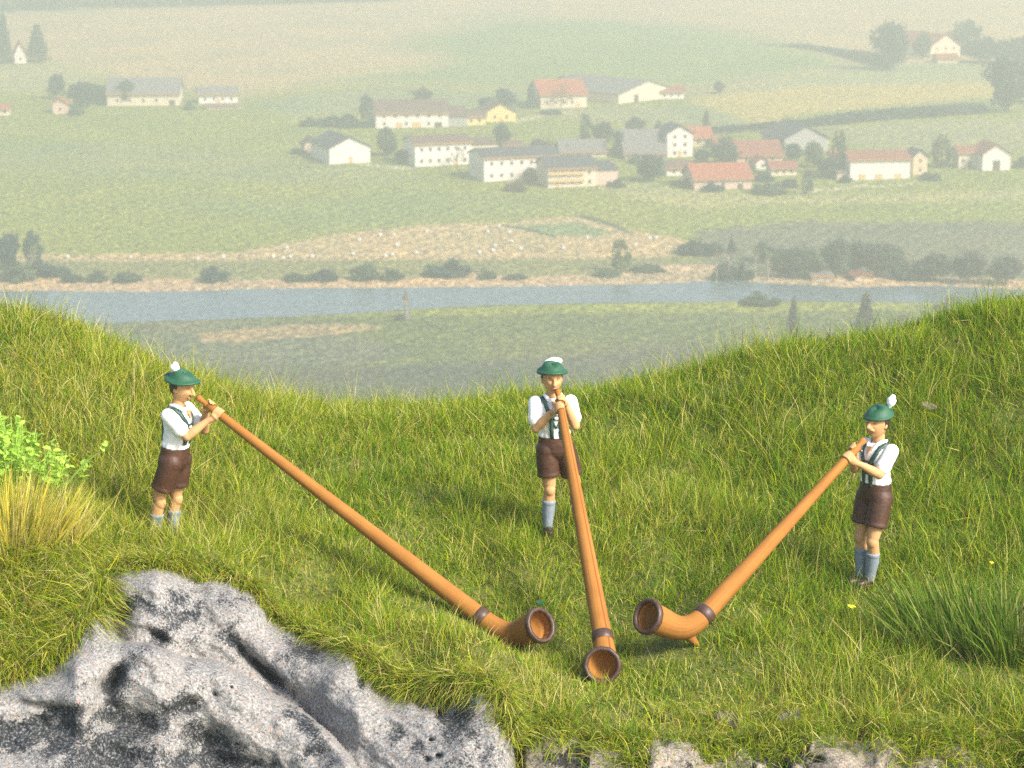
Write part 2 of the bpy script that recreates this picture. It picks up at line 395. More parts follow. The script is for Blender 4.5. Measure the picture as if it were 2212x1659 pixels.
def hill(x, y):
    x = np.asarray(x, float); y = np.asarray(y, float); sh = np.broadcast(x, y).shape
    x = np.broadcast_to(x, sh).ravel(); y = np.broadcast_to(y, sh).ravel()
    xc = np.clip(x, -7.5, 7.5); yc = np.clip(y, 18.6, 31.5); z = np.empty(len(x))
    for i in range(0, len(x), 60000):
        s = slice(i, i + 60000)
        z[s] = _phi((xc[s, None] - HX)**2 + (yc[s, None] - HY)**2) @ _w[:_n] + _w[_n] + _w[_n + 1] * xc[s] + _w[_n + 2] * yc[s]
    near = np.clip(1 - np.maximum(np.abs(x) - 9, 0) / 6, 0, 1)
    z += near * (.085 * fbm2(x * .9, y * .9, 3) + .035 * fbm2(x * 3, y * 3, 5))
    z -= .27 * np.maximum(18.6 - y, 0) + .60 * np.maximum(y - 31.5, 0) + .06 * np.maximum(np.abs(x) - 7.5, 0) + .3 * np.maximum(np.abs(x) - 30, 0)
    if LEDGE is not None: z -= 2.6 * np.maximum(np.interp(x, LEDGE[0], LEDGE[1]) + .015 - y, 0) * np.clip((x - .12) / .08, 0, 1)
    return np.maximum(z, -140).reshape(sh)
def hill_point(u, v):
    d = ray(u, v); tt = np.linspace(15., 31., 1400); p = np.array([0, 0, ZC]) + tt[:, None] * d; below = p[:, 2] < hill(p[:, 0], p[:, 1])
    k = int(np.argmax(below)) if below.any() else len(tt) - 1
    return p[k], tt[k]
# the slope breaks off along a low ledge of rock at its foot
lu = np.linspace(1135, 2330, 300)
ltop = 1606 + 42 * fbm2(lu / 120, lu * 0, 71, 2) + 5 * fbm2(lu / 40, lu * 0, 73, 1) - 12 + 8 * np.clip((lu - 1900) / 200, 0, 1)
lt0 = np.convolve(np.pad(np.array([hill_point(a_, 1606.)[1] for a_ in lu]), 6, 'edge'), np.ones(13) / 13, 'valid')
LEDGE = (lt0 * (lu - 1106) / FPX, lt0 * (CP - (1606 - 829.5) / FPX * SP))
def gx(lim, core, step):
    a = list(np.arange(-core, core + 1e-6, step)); d = step
    while a[-1] < lim: d *= 1.25; a.append(a[-1] + d); a.insert(0, a[0] - d)
    return np.array(a)
xs = gx(420, 9, .12); ys = gx(460, 8, .12) + 24.5
X, Y = np.meshgrid(xs, ys); Z = hill(X, Y)
nx, ny = len(xs), len(ys); I = np.arange(nx * ny).reshape(ny, nx)
F = np.stack([I[:-1, :-1], I[:-1, 1:], I[1:, 1:], I[1:, :-1]], -1).reshape(-1, 4)
tag(link('hillside', mesh_np('hillside', np.stack([X, Y, Z], -1).reshape(-1, 3), F), M['soil']), kind='structure')

# ------------------------------------------------------------------ the valley
RZ = np.array([(0,-100),(300,-101),(470,-103.5),(565,-104.8),(678,-104.8),(735,-102.6),(840,-98.5),(1030,-92.7),(1290,-86.3),(1600,-79),(2500,-55),(4500,-12),(7000,-6)], float)
def valley_z(x, y):
    r = np.hypot(x, y); z = np.interp(r, RZ[:, 0], RZ[:, 1])
    k = np.clip((r - 690) / 150, 0, 1)
    return z + k * (1.3 * fbm2(np.asarray(x) / 130, np.asarray(y) / 130, 21, 3))
def ground(u, v):
    """point of the valley floor seen at picture place u, v"""
    d = ray(u, v); lo, hi = 280., 5000.
    for _ in range(60):
        m = .5 * (lo + hi); p = np.array([0, 0, ZC]) + m * d
        if p[2] > float(valley_z(p[0], p[1])): lo = m
        else: hi = m
    return np.array([0, 0, ZC]) + lo * d, lo
th = np.concatenate([np.linspace(-math.pi, -.30, 60)[:-1], np.linspace(-.30, .30, 560), np.linspace(.30, math.pi, 60)[1:]])
rr = np.concatenate([[60, 150, 250, 320], 1 / np.linspace(1 / 370, 1 / 1750, 430), np.geomspace(1800, 6300, 24)])
R, T = np.meshgrid(rr, th, indexing='ij'); X = R * np.sin(T); Y = R * np.cos(T); Z = valley_z(X, Y)
U, V, Tt = project(np.stack([X, Y, Z], -1))
U = np.where(Tt > 50, U, -9999)
jit = fbm2(X / 9, Y / 25, 8) * 3 + fbm2(X / 2.5, Y / 8, 9) * 1.5
VJ = V + jit; UJ = U + jit * 2
C = np.zeros(X.shape + (3,)); C[:] = (.172, .190, .038)
def field(poly, col, soft=6):
    m = inpoly(UJ, VJ, poly)
    if soft:
        w = np.mean([inpoly(UJ + soft * a * 1.5, VJ + soft * b * .6, poly) for a, b in ((0, 0), (1, 0), (-1, 0), (0, 1), (0, -1), (.6, .6), (-.6, -.6))], axis=0)
    else: w = m.astype(float)
    C[:] = C * (1 - w[..., None]) + np.array(col) * w[..., None]
tan, yel, grn, sand, oliv, gry = (.34, .25, .125), (.33, .26, .07), (.150, .195, .055), (.36, .25, .145), (.150, .155, .060), (.068, .076, .050)
field([(-900, -300), (3200, -300), (3200, 180), (2120, 180), (1900, 200), (1500, 200), (1100, 190), (640, 185), (500, 212), (220, 160), (-900, 160)], tan, 26)
field([(-900, 130), (100, 135), (260, 160), (100, 200), (-900, 215)], (.25, .235, .10), 10)
field([(-900, -300), (900, -300), (900, 2), (400, 14), (0, 32), (-900, 50)], (.22, .20, .12), 6)
field([(830, 92), (1000, 62), (1100, 38), (1300, 44), (1550, 62), (1720, 98), (1860, 142), (1500, 192), (1100, 188), (720, 186), (640, 180), (900, 150), (1000, 122)], grn, 26)
field([(560, 225), (700, 195), (1200, 200), (1250, 240), (900, 240), (620, 252)], (.17, .19, .085), 10)
field([(1500, 212), (1700, 190), (2140, 176), (3000, 170), (3000, 205), (2120, 212), (1900, 228), (1700, 250), (1660, 274), (1600, 262), (1480, 225)], yel, 8)
field([(1240, 232), (1500, 225), (1600, 258), (1660, 276), (1500, 282), (1200, 255)], (.19, .20, .085), 8)
field([(1850, 140), (3000, 120), (3000, 172), (2100, 178), (1700, 188), (1560, 200)], (.20, .215, .09), 8)
field([(1660, 282), (2000, 262), (3000, 240), (3000, 310), (2200, 322), (1900, 330), (1820, 300)], (.19, .195, .085), 8)
field([(1290, 398), (1400, 396), (1480, 412), (1700, 425), (2300, 408), (3000, 405), (3000, 425), (1700, 440), (1500, 450), (1350, 425)], (.245, .235, .085), 10)
field([(-900, 318), (300, 305), (700, 352), (980, 392), (700, 400), (-900, 330)], (.165, .185, .065), 14)
field([(300, 440), (900, 410), (1200, 425), (1150, 470), (900, 488), (650, 500), (560, 470)], (.150, .180, .050), 22)
field([(-900, 553), (60, 550), (330, 549), (500, 545), (640, 522), (760, 503), (900, 489), (1100, 480), (1250, 466), (1370, 498), (1470, 516), (1520, 540), (1400, 562), (1000, 566), (600, 570), (-900, 585)], tan, 4)
field([(1090, 486), (1150, 488), (1250, 480), (1330, 502), (1290, 512), (1200, 510)], (.15, .185, .075), 3)
field([(-900, 570), (600, 562), (1000, 560), (1450, 556), (1600, 560), (3000, 540), (3000, 640), (-900, 640)], oliv, 6)
field([(1500, 500), (1700, 480), (3000, 480), (3000, 640), (1560, 640)], (.11, .115, .07), 10)
field([(-900, 604), (300, 602), (560, 604), (900, 600), (1000, 588), (1120, 596), (1300, 592), (1420, 574), (1545, 570), (1600, 590), (1800, 588), (2050, 600), (2400, 605), (2400, 640), (-900, 645)], sand, 3)
field([(-900, 700), (3000, 660), (3000, 760), (1400, 750), (800, 780), (-900, 800)], (.095, .115, .038), 8)
field([(-900, 690), (420, 690), (640, 700), (900, 760), (700, 800), (-900, 800)], (.105, .115, .070), 14)
field([(430, 722), (520, 710), (640, 702), (800, 699), (828, 708), (740, 722), (600, 733), (440, 742)], (.24, .18, .095), 3)
field([(-900, 790), (700, 790), (1100, 770), (1400, 745), (1700, 735), (3000, 730), (3000, 1200), (-900, 1200)], gry, 22)
for line in ([(1083, 486), (1110, 488), (1150, 495), (1205, 511), (1200, 514), (1140, 499), (1085, 489)], [(1240, 464), (1275, 467), (1320, 480), (1368, 503), (1362, 506), (1310, 485), (1240, 468)], [(915, 690), (960, 712), (958, 716), (905, 694)],
             [(1540, 287), (1700, 276), (1700, 280), (1540, 291)], [(1640, 92), (1720, 100), (1850, 122), (1720, 106), (1640, 96)]):
    field(line, (.050, .075, .035), 2)
for line in ([(690, 331), (760, 346), (800, 354), (890, 362), (890, 365), (790, 358), (690, 335)], [(1110, 262), (1180, 246), (1240, 240), (1240, 243), (1180, 250), (1112, 266)], [(1290, 402), (1340, 400), (1340, 403), (1290, 406)], [(1720, 416), (1850, 402), (2000, 396), (2000, 398), (1850, 405), (1720, 419)]): field(line, (.42, .36, .26), 2)
Vv = np.stack([X, Y, Z], -1).reshape(-1, 3)
ni, nj = X.shape; I = np.arange(ni * nj).reshape(ni, nj)
F = np.stack([I[:-1, :-1], I[1:, :-1], I[1:, 1:], I[:-1, 1:]], -1).reshape(-1, 4)[:, ::-1]
tag(link('valley_floor', mesh_np('valley_floor', Vv, F, colors=C.reshape(-1, 3)), M['valley']), kind='structure')

# river: one sheet of water lying in the flat of the valley
def river_pt(u, v):
    d = ray(u, v); t = (-104.72 - ZC) / d[2]; return np.array([0, 0, ZC]) + t * d
far_bank = [(-900, 634), (-200, 630), (100, 628), (300, 631), (480, 627), (520, 624), (700, 623), (900, 621), (1150, 618), (1300, 616), (1420, 613), (1480, 610), (1530, 606), (1600, 607), (1680, 613), (1760, 616), (1830, 621), (1960, 618), (2050, 618), (2200, 625), (2700, 640)]
near_bank = [(2700, 668), (2250, 660), (2000, 653), (1700, 651), (1400, 653), (1200, 656), (1050, 660), (900, 667), (760, 677), (560, 687), (400, 692), (200, 698), (0, 702), (-300, 706), (-900, 712)]
wob = lambda pts: [(u + 4 * (((i * 7919) % 13) / 13 - .5), v + 1.2 * (((i * 104729) % 17) / 17 - .5)) for i, (u, v) in enumerate(pts)]
def dens(pts, k=6):
    out = []
    for a, b in zip(pts[:-1], pts[1:]): out += [(a[0] + (b[0] - a[0]) * i / k, a[1] + (b[1] - a[1]) * i / k) for i in range(k)]
    return out + [pts[-1]]
rv = [river_pt(*p) for p in wob(dens(far_bank)) + wob(dens(near_bank))]
bm = bmesh.new(); bm.faces.new([bm.verts.new(p) for p in rv]); bmesh.ops.triangulate(bm, faces=bm.faces[:])
bmesh.ops.recalc_face_normals(bm, faces=bm.faces[:])
me = bpy.data.meshes.new('river'); bm.to_mesh(me); bm.free()
if me.polygons[0].normal.z < 0: me.flip_normals()
tag(link('river', me, M['water']), kind='structure')

# haze: the summer air over the valley
hz = MB().box(-6400, 6400, -6400, 6400, -142, 13).obj('haze', None); tag(hz, kind='stuff')
hm = bpy.data.materials.new('haze_air'); hm.use_nodes = True; t = hm.node_tree; t.nodes.remove(t.nodes['Principled BSDF'])
pv = t.nodes.new('ShaderNodeVolumePrincipled'); pv.inputs['Color'].default_value = (.755, .770, .675, 1); pv.inputs['Density'].default_value = .00100; pv.inputs['Anisotropy'].default_value = .36
t.links.new(pv.outputs[0], t.nodes['Material Output'].inputs['Volume']); hz.data.materials.append(hm)

# ------------------------------------------------------------------ the big rock
RTOP = [(-90, 1478), (0, 1475), (60, 1462), (110, 1445), (165, 1400), (195, 1335), (215, 1290), (235, 1238), (270, 1228), (340, 1226), (390, 1240), (430, 1250), (455, 1240), (500, 1252), (545, 1278), (572, 1300), (590, 1335),
        (640, 1362), (690, 1388), (740, 1396), (775, 1412), (800, 1450), (830, 1480), (900, 1500), (960, 1505), (1000, 1485), (1040, 1478), (1070, 1500), (1090, 1535), (1105, 1590), (1116, 1660), (1122, 1740), (1124, 1800)]
rx = np.array([p[0] for p in RTOP], float); ry = np.array([p[1] for p in RTOP], float)
na, nb = 250, 190
ua = np.linspace(-90, 1123.5, na); vtop = np.interp(ua, rx, ry)
sb = np.linspace(0, 1, nb)**1.15
Ug = np.repeat(ua[:, None], nb, 1); Vg = vtop[:, None] + (1800 - vtop)[:, None] * sb[None]
dtop, _ = polydist(Ug, Vg, RTOP)
ttop = np.interp(ua, [-90, 0, 165, 235, 340, 455, 572, 690, 775, 900, 1040, 1090, 1124], [21.2, 21.15, 21.3, 22.0, 22.0, 22.3, 22.2, 21.85, 21.5, 21.2, 20.95, 20.75, 20.55])
bulge = .55 * (1 - np.exp(-dtop / 40))
Tg = ttop[:, None] + .12 - .0021 * (Vg - vtop[:, None]) - bulge + .0
L1 = [(150, 1322), (205, 1325), (262, 1385), (330, 1390), (400, 1420), (470, 1425), (560, 1480), (650, 1530), (720, 1590), (760, 1640), (800, 1720)]
d1, s1 = polydist(Ug, Vg, L1)
low = np.where(s1 > 0, 1., 0.)
step = low * (1 - np.exp(-d1 / 14)) * np.exp(-d1 / 260)
Tg -= .42 * step
Tg += (1 - low) * .20 * np.exp(-(d1 / 45)**2)
def gauss(cx, cy, sx, sy, ang=0):
    c, s = math.cos(ang), math.sin(ang); dx, dy = Ug - cx, Vg - cy
    return np.exp(-((dx * c + dy * s) / sx)**2 - ((-dx * s + dy * c) / sy)**2)
stain = np.zeros(Ug.shape)
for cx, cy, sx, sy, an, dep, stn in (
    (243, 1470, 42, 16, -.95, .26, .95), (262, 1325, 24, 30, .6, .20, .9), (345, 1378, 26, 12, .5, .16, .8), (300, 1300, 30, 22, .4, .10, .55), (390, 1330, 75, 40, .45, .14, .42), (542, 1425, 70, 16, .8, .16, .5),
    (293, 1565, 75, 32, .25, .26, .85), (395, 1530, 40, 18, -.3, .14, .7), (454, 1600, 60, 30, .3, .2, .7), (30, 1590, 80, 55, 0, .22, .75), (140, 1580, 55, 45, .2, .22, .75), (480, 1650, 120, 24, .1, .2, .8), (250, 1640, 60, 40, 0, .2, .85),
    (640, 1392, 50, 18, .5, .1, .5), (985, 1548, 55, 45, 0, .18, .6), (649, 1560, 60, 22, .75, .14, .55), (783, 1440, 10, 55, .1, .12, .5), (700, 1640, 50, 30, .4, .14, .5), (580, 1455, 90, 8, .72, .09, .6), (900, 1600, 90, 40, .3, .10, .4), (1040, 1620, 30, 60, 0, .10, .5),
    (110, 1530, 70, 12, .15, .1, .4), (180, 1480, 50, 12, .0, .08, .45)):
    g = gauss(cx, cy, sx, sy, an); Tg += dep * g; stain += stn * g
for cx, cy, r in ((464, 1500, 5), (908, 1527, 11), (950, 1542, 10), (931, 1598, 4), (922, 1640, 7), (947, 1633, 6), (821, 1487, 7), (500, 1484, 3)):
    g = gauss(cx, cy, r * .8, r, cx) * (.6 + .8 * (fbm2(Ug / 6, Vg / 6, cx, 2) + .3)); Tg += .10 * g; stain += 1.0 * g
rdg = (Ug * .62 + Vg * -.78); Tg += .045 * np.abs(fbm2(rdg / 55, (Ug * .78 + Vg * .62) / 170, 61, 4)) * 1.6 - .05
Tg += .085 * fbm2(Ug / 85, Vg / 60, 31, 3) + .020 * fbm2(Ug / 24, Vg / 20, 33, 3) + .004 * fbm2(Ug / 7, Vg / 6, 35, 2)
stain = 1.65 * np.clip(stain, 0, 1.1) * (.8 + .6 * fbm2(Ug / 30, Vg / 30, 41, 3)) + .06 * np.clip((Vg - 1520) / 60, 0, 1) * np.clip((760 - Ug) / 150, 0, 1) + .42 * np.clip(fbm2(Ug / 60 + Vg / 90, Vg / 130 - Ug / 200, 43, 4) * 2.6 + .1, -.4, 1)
P = np.stack([np.zeros_like(Ug), np.zeros_like(Ug), np.full_like(Ug, ZC)], -1)
b_ = (Vg - 829.5) / FPX
P += Tg[..., None] * np.stack([(Ug - 1106) / FPX, CP - b_ * SP, -SP - b_ * CP], -1)
Pb = P + np.array([0.05, 1.15, -.75]); Pb[..., 0] -= .0
Pb[:, 0] = P[:, 0] + np.array([0, .35, -.45])
Vr = np.vstack([P.reshape(-1, 3), Pb.reshape(-1, 3)]); I = np.arange(na * nb).reshape(na, nb); J = I + na * nb
q = lambda a, b, c, d: np.stack([a, b, c, d], -1).reshape(-1, 4)
F = np.vstack([q(I[:-1, :-1], I[:-1, 1:], I[1:, 1:], I[1:, :-1]), q(J[:-1, :-1], J[1:, :-1], J[1:, 1:], J[:-1, 1:]),
               q(I[:-1, 0], I[1:, 0], J[1:, 0], J[:-1, 0]), q(I[1:, -1], I[:-1, -1], J[:-1, -1], J[1:, -1]), q(I[0, 1:], I[0, :-1], J[0, :-1], J[0, 1:]), q(I[-1, :-1], I[-1, 1:], J[-1, 1:], J[-1, :-1])])
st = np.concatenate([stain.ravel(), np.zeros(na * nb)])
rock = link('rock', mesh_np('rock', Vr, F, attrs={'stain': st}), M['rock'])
tag(rock, 'big pitted grey rock streaked with black, grass spilling over its top edge', 'rock')

# small stones showing through the grass at the foot of the slope
def stone_mesh(seed, n=26, m=18):
    r = random.Random(seed); off = Vector((r.uniform(0, 90), r.uniform(0, 90), r.uniform(0, 90)))
    def fn(d, p):
        k = 1 + .42 * noise.noise(d * 1.3 + off) + .22 * noise.noise(d * 3.1 + off) + .09 * noise.noise(d * 8 + off)
        return p * k
    b = MB().ball((0, 0, 0), (1, .8, .7), None, n, m, fn); me = b.mesh('stone', True)
    a = me.attributes.new('stain', 'FLOAT', 'POINT')
    a.data.foreach_set('value', np.array([.55 * max(0, noise.noise(v.co * 1.6 + off) + .25) + .25 * max(0, noise.noise(v.co * 5 + off)) for v in me.vertices], np.float32))
    return me
SM = [stone_mesh(k) for k in range(6)]
STONES = [(1452, 1556, 40, 'small tan stone in the grass above the pale rock ledge'), (1568, 1562, 52, 'rounded beige stone with a dark hollow above the middle of the pale rock ledge'),
          (1704, 1560, 44, 'upright pinkish grey stone, set highest above the pale rock ledge'), (1850, 1566, 34, 'little flat beige stone sunk in the grass below the yellow petal')]
for i, (u, v, w, lab) in enumerate(STONES):
    p, tq = hill_point(u, v); s = w * tq / FPX * .5 * 1.45
    o = link('stone', SM[i % 6].copy(), (M['tan_rock'], M['tan_rock'], M['rock'])[i % 3], None, (p[0], p[1] + .02, p[2] - s * .02)); o.scale = (s * 1.3, s * .9, s * .85)
    o.rotation_euler = (random.uniform(-.3, .3), random.uniform(-.3, .3), random.uniform(0, 6.28))
    tag(o, lab, 'stone', 'stones along the grass edge')

# low broken ledge of pale rock along the foot of the slope
lb = np.linspace(0, 1, 70)
LU = np.repeat(lu[:, None], 70, 1); LV = ltop[:, None] + (1830 - ltop)[:, None] * lb[None]; dv = LV - ltop[:, None]
LT = lt0[:, None] + .06 - .30 * (1 - np.exp(-dv / 18)) - .0020 * dv + .15 * fbm2(LU / 75, LV / 50, 75, 2) + .03 * fbm2(LU / 26, LV / 22, 77, 2) + .14 * np.clip(fbm2(LU / 48, LV / 40, 79, 3) * 2 - .1, 0, 1)
lst = 1.5 * np.clip(fbm2(LU / 48, LV / 40, 79, 3) * 2.4 + .10, 0, 1) + .5 * np.clip(fbm2(LU / 30, LV / 26, 81, 3) * 2, 0, 1)
b_ = (LV - 829.5) / FPX
Lp = np.stack([LT * (LU - 1106) / FPX, LT * (CP - b_ * SP), ZC + LT * (-SP - b_ * CP)], -1); Lq = Lp + np.array([0, .7, -.45]); Lq[:, 0] = Lp[:, 0] + np.array([0, .2, -.3])
I = np.arange(300 * 70).reshape(300, 70); J = I + 300 * 70
F = np.vstack([q(I[:-1, :-1], I[:-1, 1:], I[1:, 1:], I[1:, :-1]), q(J[:-1, :-1], J[1:, :-1], J[1:, 1:], J[:-1, 1:]), q(I[:-1, 0], I[1:, 0], J[1:, 0], J[:-1, 0]), q(I[1:, -1], I[:-1, -1], J[:-1, -1], J[1:, -1]), q(I[0, 1:], I[0, :-1], J[0, :-1], J[0, 1:]), q(I[-1, :-1], I[-1, 1:], J[-1, 1:], J[-1, :-1])])
tag(link('rock_ledge', mesh_np('rock_ledge', np.vstack([Lp.reshape(-1, 3), Lq.reshape(-1, 3)]), F, attrs={'stain': np.concatenate([lst.ravel(), np.zeros(300 * 70)])}), M['tan_rock']), 'low broken ledge of pale tan and black rock half hidden under hanging straw', 'rock')

# ------------------------------------------------------------------ grass
ROCKPOLY = [(u, v + 14) for u, v in RTOP] + [(1124, 1900), (-90, 1900)]
def blades(bx, by, bz, L, wd, lean, az, colr, bend=.28, name='grass', tipc=1.0):
    n = len(bx); B = np.stack([bx, by, bz], -1)
    d = np.stack([np.sin(lean) * np.cos(az), np.sin(lean) * np.sin(az), np.cos(lean)], -1)
    l2 = np.clip(lean + bend * rng.uniform(.2, 1.4, n), 0, 1.9)
    d2 = np.stack([np.sin(l2) * np.cos(az), np.sin(l2) * np.sin(az), np.cos(l2)], -1)
    wa = rng.uniform(0, 2 * math.pi, n); sv = np.stack([np.cos(wa), np.sin(wa), np.zeros(n)], -1)
    sv -= d * (sv * d).sum(-1, keepdims=True); sv /= np.linalg.norm(sv, axis=-1, keepdims=True) + 1e-6
    m = B + d * (L * .5)[:, None]; tip = m + d2 * (L * .5)[:, None]; h = (wd * .5)[:, None]
    V = np.stack([B - sv * h, B + sv * h, m + sv * h * .9, m - sv * h * .9, tip], 1).reshape(-1, 3)
    k = (np.arange(n) * 5)[:, None]
    return V, k + np.array([[0, 1, 2, 3]]), k + np.array([[3, 2, 4]]), np.repeat(colr, 5, 0)
GREEN = np.array([(.085, .170, .008), (.120, .205, .009), (.165, .225, .010), (.225, .250, .014), (.290, .285, .040), (.400, .350, .120), (.045, .115, .008), (.36, .36, .010)])
def pick(n, wts):
    """n blade colours drawn with weights (n x 8 or 8)"""
    wts = np.broadcast_to(np.asarray(wts, float), (n, 8)); c = np.cumsum(wts / wts.sum(1, keepdims=True), 1)
    i = (rng.random(n)[:, None] > c).sum(1).clip(0, 7)
    dead = rng.random(n) < .012
    return np.where(dead[:, None], np.array([.20, .085, .035]), GREEN[i] * 1.36) * rng.uniform(.72, 1.28, (n, 1)) * rng.uniform(.93, 1.07, (n, 3))
def scatter(n):
    x = rng.uniform(-7.6, 7.6, n); y = rng.uniform(18.4, 31.0, n)
    z = hill(x, y); u, v, t = project(np.stack([x, y, z], -1))
    keep = (np.abs(u - 1106) < 1106 + 330) & (v < 1790)
    keep &= ~inpoly(u, v, ROCKPOLY) | (t > 22.6)
    keep &= (x < .12) | (y > np.interp(x, LEDGE[0], LEDGE[1]) - .03)
    # only just past the ridge: what lies further down the back is never seen
    ridge = np.interp(x, [-7.6, -5.6, -4.2, -2.5, -.5, 1, 3.2, 5.9, 7.6], [27.6, 27.6, 28.2, 29, 29.3, 29, 28.8, 28.8, 28.8])
    keep &= y < ridge + 1.1 + rng.uniform(0, .8, n)
    return x[keep], y[keep], z[keep], u[keep], v[keep]
BELLS = [(1045, 1400, 70), (1095, 1425, 70), (1000, 1350, 45), (1150, 1425, 85), (1300, 1520, 75), (1430, 1410, 85), (1230, 1480, 60)]
def grass_layer(n, lmin, lmax, wmin, wmax, lean_sd, wts, name=None):
    x, y, z, u, v = scatter(n); k = len(x)
    patch = fbm2(x * .7, y * .7, 51, 3); p2 = fbm2(x * 2.2, y * 2.2, 57, 2)
    L = rng.uniform(lmin, lmax, k) * np.clip(1 + .9 * p2 + .5 * patch, .45, 1.8); wd = rng.uniform(wmin, wmax, k)
    lawn = np.exp(-(((x - .2) / 3.2)**2 + ((y - 22.3) / 1.6)**2)); L *= 1 - .35 * lawn
    Wt = np.tile(np.array(wts, float), (k, 1)); Wt[:, 3:6] *= 1.3
    lft = np.clip((-x - 1.0) / 4, 0, 1)[:, None]; rgt = np.clip((x - 1.0) / 5, 0, 1)[:, None]; pp = patch[:, None]
    Wt[:, 6] *= 1 + 2.5 * np.clip(-patch, 0, 1); Wt[:, 4:6] *= 1 + 1.4 * lft + 1.2 * np.clip(pp, 0, 1) - .25 * rgt; Wt[:, [0, 1, 6]] *= 1 + 1.0 * rgt + .8 * np.clip(-pp, 0, 1) - .3 * lft
    edge = np.clip((21.6 - y) / 1.2, 0, 1)[:, None]; Wt[:, 4:6] *= 1 + 2.2 * edge
    Wt[:, 7] *= 1 + 1.5 * np.clip(p2, 0, 1)
    # thin where the stones show
    near = np.zeros(k)
    for (su, sv, sw, _) in STONES: near = np.maximum(near, np.exp(-(((u - su) / (sw * .9))**2 + ((v - sv - 12) / (sw * .55))**2)))
    ok = rng.random(k) > .55 * near
    for bu_, bv_, q_ in BELLS:                  # trodden short where the bells lie
        L *= 1 - .45 * np.exp(-(((u - bu_) / q_)**2 + ((v - bv_) / (q_ * .8))**2))
    lean = np.abs(rng.normal(0, lean_sd, k)) + .05; az = rng.uniform(0, 2 * math.pi, k)
    # blades at the foot hang down over the edge
    hang = rng.random(k) < .45 * np.clip((20.9 - y) / .8, 0, 1); az = np.where(hang, rng.normal(-math.pi / 2, .6, k), az); lean = np.where(hang, lean + .6, lean)
    c = pick(k, Wt)
    return blades(x[ok], y[ok], z[ok] - .01, L[ok], wd[ok], lean[ok], az[ok], c[ok])
def join(parts, name, mat):
    V = []; A = []; B = []; Cc = []; k = 0
    for v, a, b, c in parts: V.append(v); A.append(a + k); B.append(b + k); Cc.append(c); k += len(v)
    return link(name, mesh_np(name, np.vstack(V), np.vstack(A), np.vstack(B), smooth=False, colors=np.vstack(Cc)), mat)
parts = [grass_layer(400000, .06, .15, .005, .010, 1.1, (2, 3, 3, 2.4, 1.2, .5, 2.0, 1.0)),
         grass_layer(300000, .14, .27, .0045, .0085, .98, (2, 3, 3, 2.2, 1.5, .9, 2.0, .6)),
         grass_layer(46000, .26, .52, .004, .007, .95, (1.5, 2, 2, 2, 2.4, 2.0, 1, .4))]
# grass rooted along the rim of the rock and spilling over it
def rim(pts, n, lmin, lmax, wts, t_off=.0, down=.7):
    i = rng.integers(0, len(pts) - 1, n); f = rng.random(n); a = np.array(pts, float)
    uv = a[i] * (1 - f[:, None]) + a[i + 1] * f[:, None] + rng.normal(0, 1, (n, 2)) * a[i, 2:3] * np.array([1, .6, 0])[:2] if False else None
    u = a[i, 0] * (1 - f) + a[i + 1, 0] * f + rng.normal(0, 1, n) * a[i, 2]; v = a[i, 1] * (1 - f) + a[i + 1, 1] * f + rng.normal(0, .6, n) * a[i, 2]
    tt = np.interp(u, ua, ttop) + .06 + t_off - .0012 * (v - np.interp(u, ua, vtop)) * (v > np.interp(u, ua, vtop))
    b = (v - 829.5) / FPX; x = tt * (u - 1106) / FPX; y = tt * (CP - b * SP); z = ZC + tt * (-SP - b * CP)
    lean = np.abs(rng.normal(down, .45, n)); az = rng.normal(-math.pi / 2, 1.0, n)
    return blades(x, y, z - .02, rng.uniform(lmin, lmax, n), rng.uniform(.006, .010, n), lean, az, pick(n, wts), bend=1.0)
STRAW = (1, 2, 2.5, 3, 4, 3.5, .8, 1.0)
def tmound(u, v):
    return np.interp(u, [-150, 0, 150, 240], [21.25, 21.15, 21.3, 21.9]) + .0058 * (1440 - v)
# the shaggy mound over the rock's shoulder: its own bank of turf plus blades
n = 9000; u = rng.uniform(-140, 245, n); v = rng.uniform(1180, 1450, n); k = v < np.interp(u, [-140, 0, 100, 165, 200, 245], [1470, 1460, 1430, 1390, 1330, 1240]); u, v = u[k], v[k]; n = len(u)
tt = tmound(u, v) - .05; b = (v - 829.5) / FPX
parts.append(blades(tt * (u - 1106) / FPX, tt * (CP - b * SP), ZC + tt * (-SP - b * CP), rng.uniform(.28, .62, n), rng.uniform(.006, .010, n), np.abs(rng.normal(.95, .4, n)), rng.normal(-1.6, .9, n), pick(n, STRAW), bend=.9))
parts.append(rim([(-140, 1470, 10), (0, 1462, 10), (90, 1440, 10), (165, 1392, 9), (200, 1325, 5), (228, 1250, 4)], 2500, .3, .65, STRAW, -.05, 1.15))
parts.append(rim([(238, 1232, 6), (340, 1222, 6), (455, 1238, 6), (545, 1274, 6), (590, 1332, 6), (690, 1384, 6), (775, 1410, 7)], 3800, .16, .36, STRAW, .05, .75))
parts.append(rim([(765, 1410, 9), (800, 1450, 14), (850, 1480, 16), (920, 1500, 16), (1000, 1482, 14), (1070, 1495, 9), (1105, 1590, 5)], 5600, .18, .46, STRAW, .0, .9))
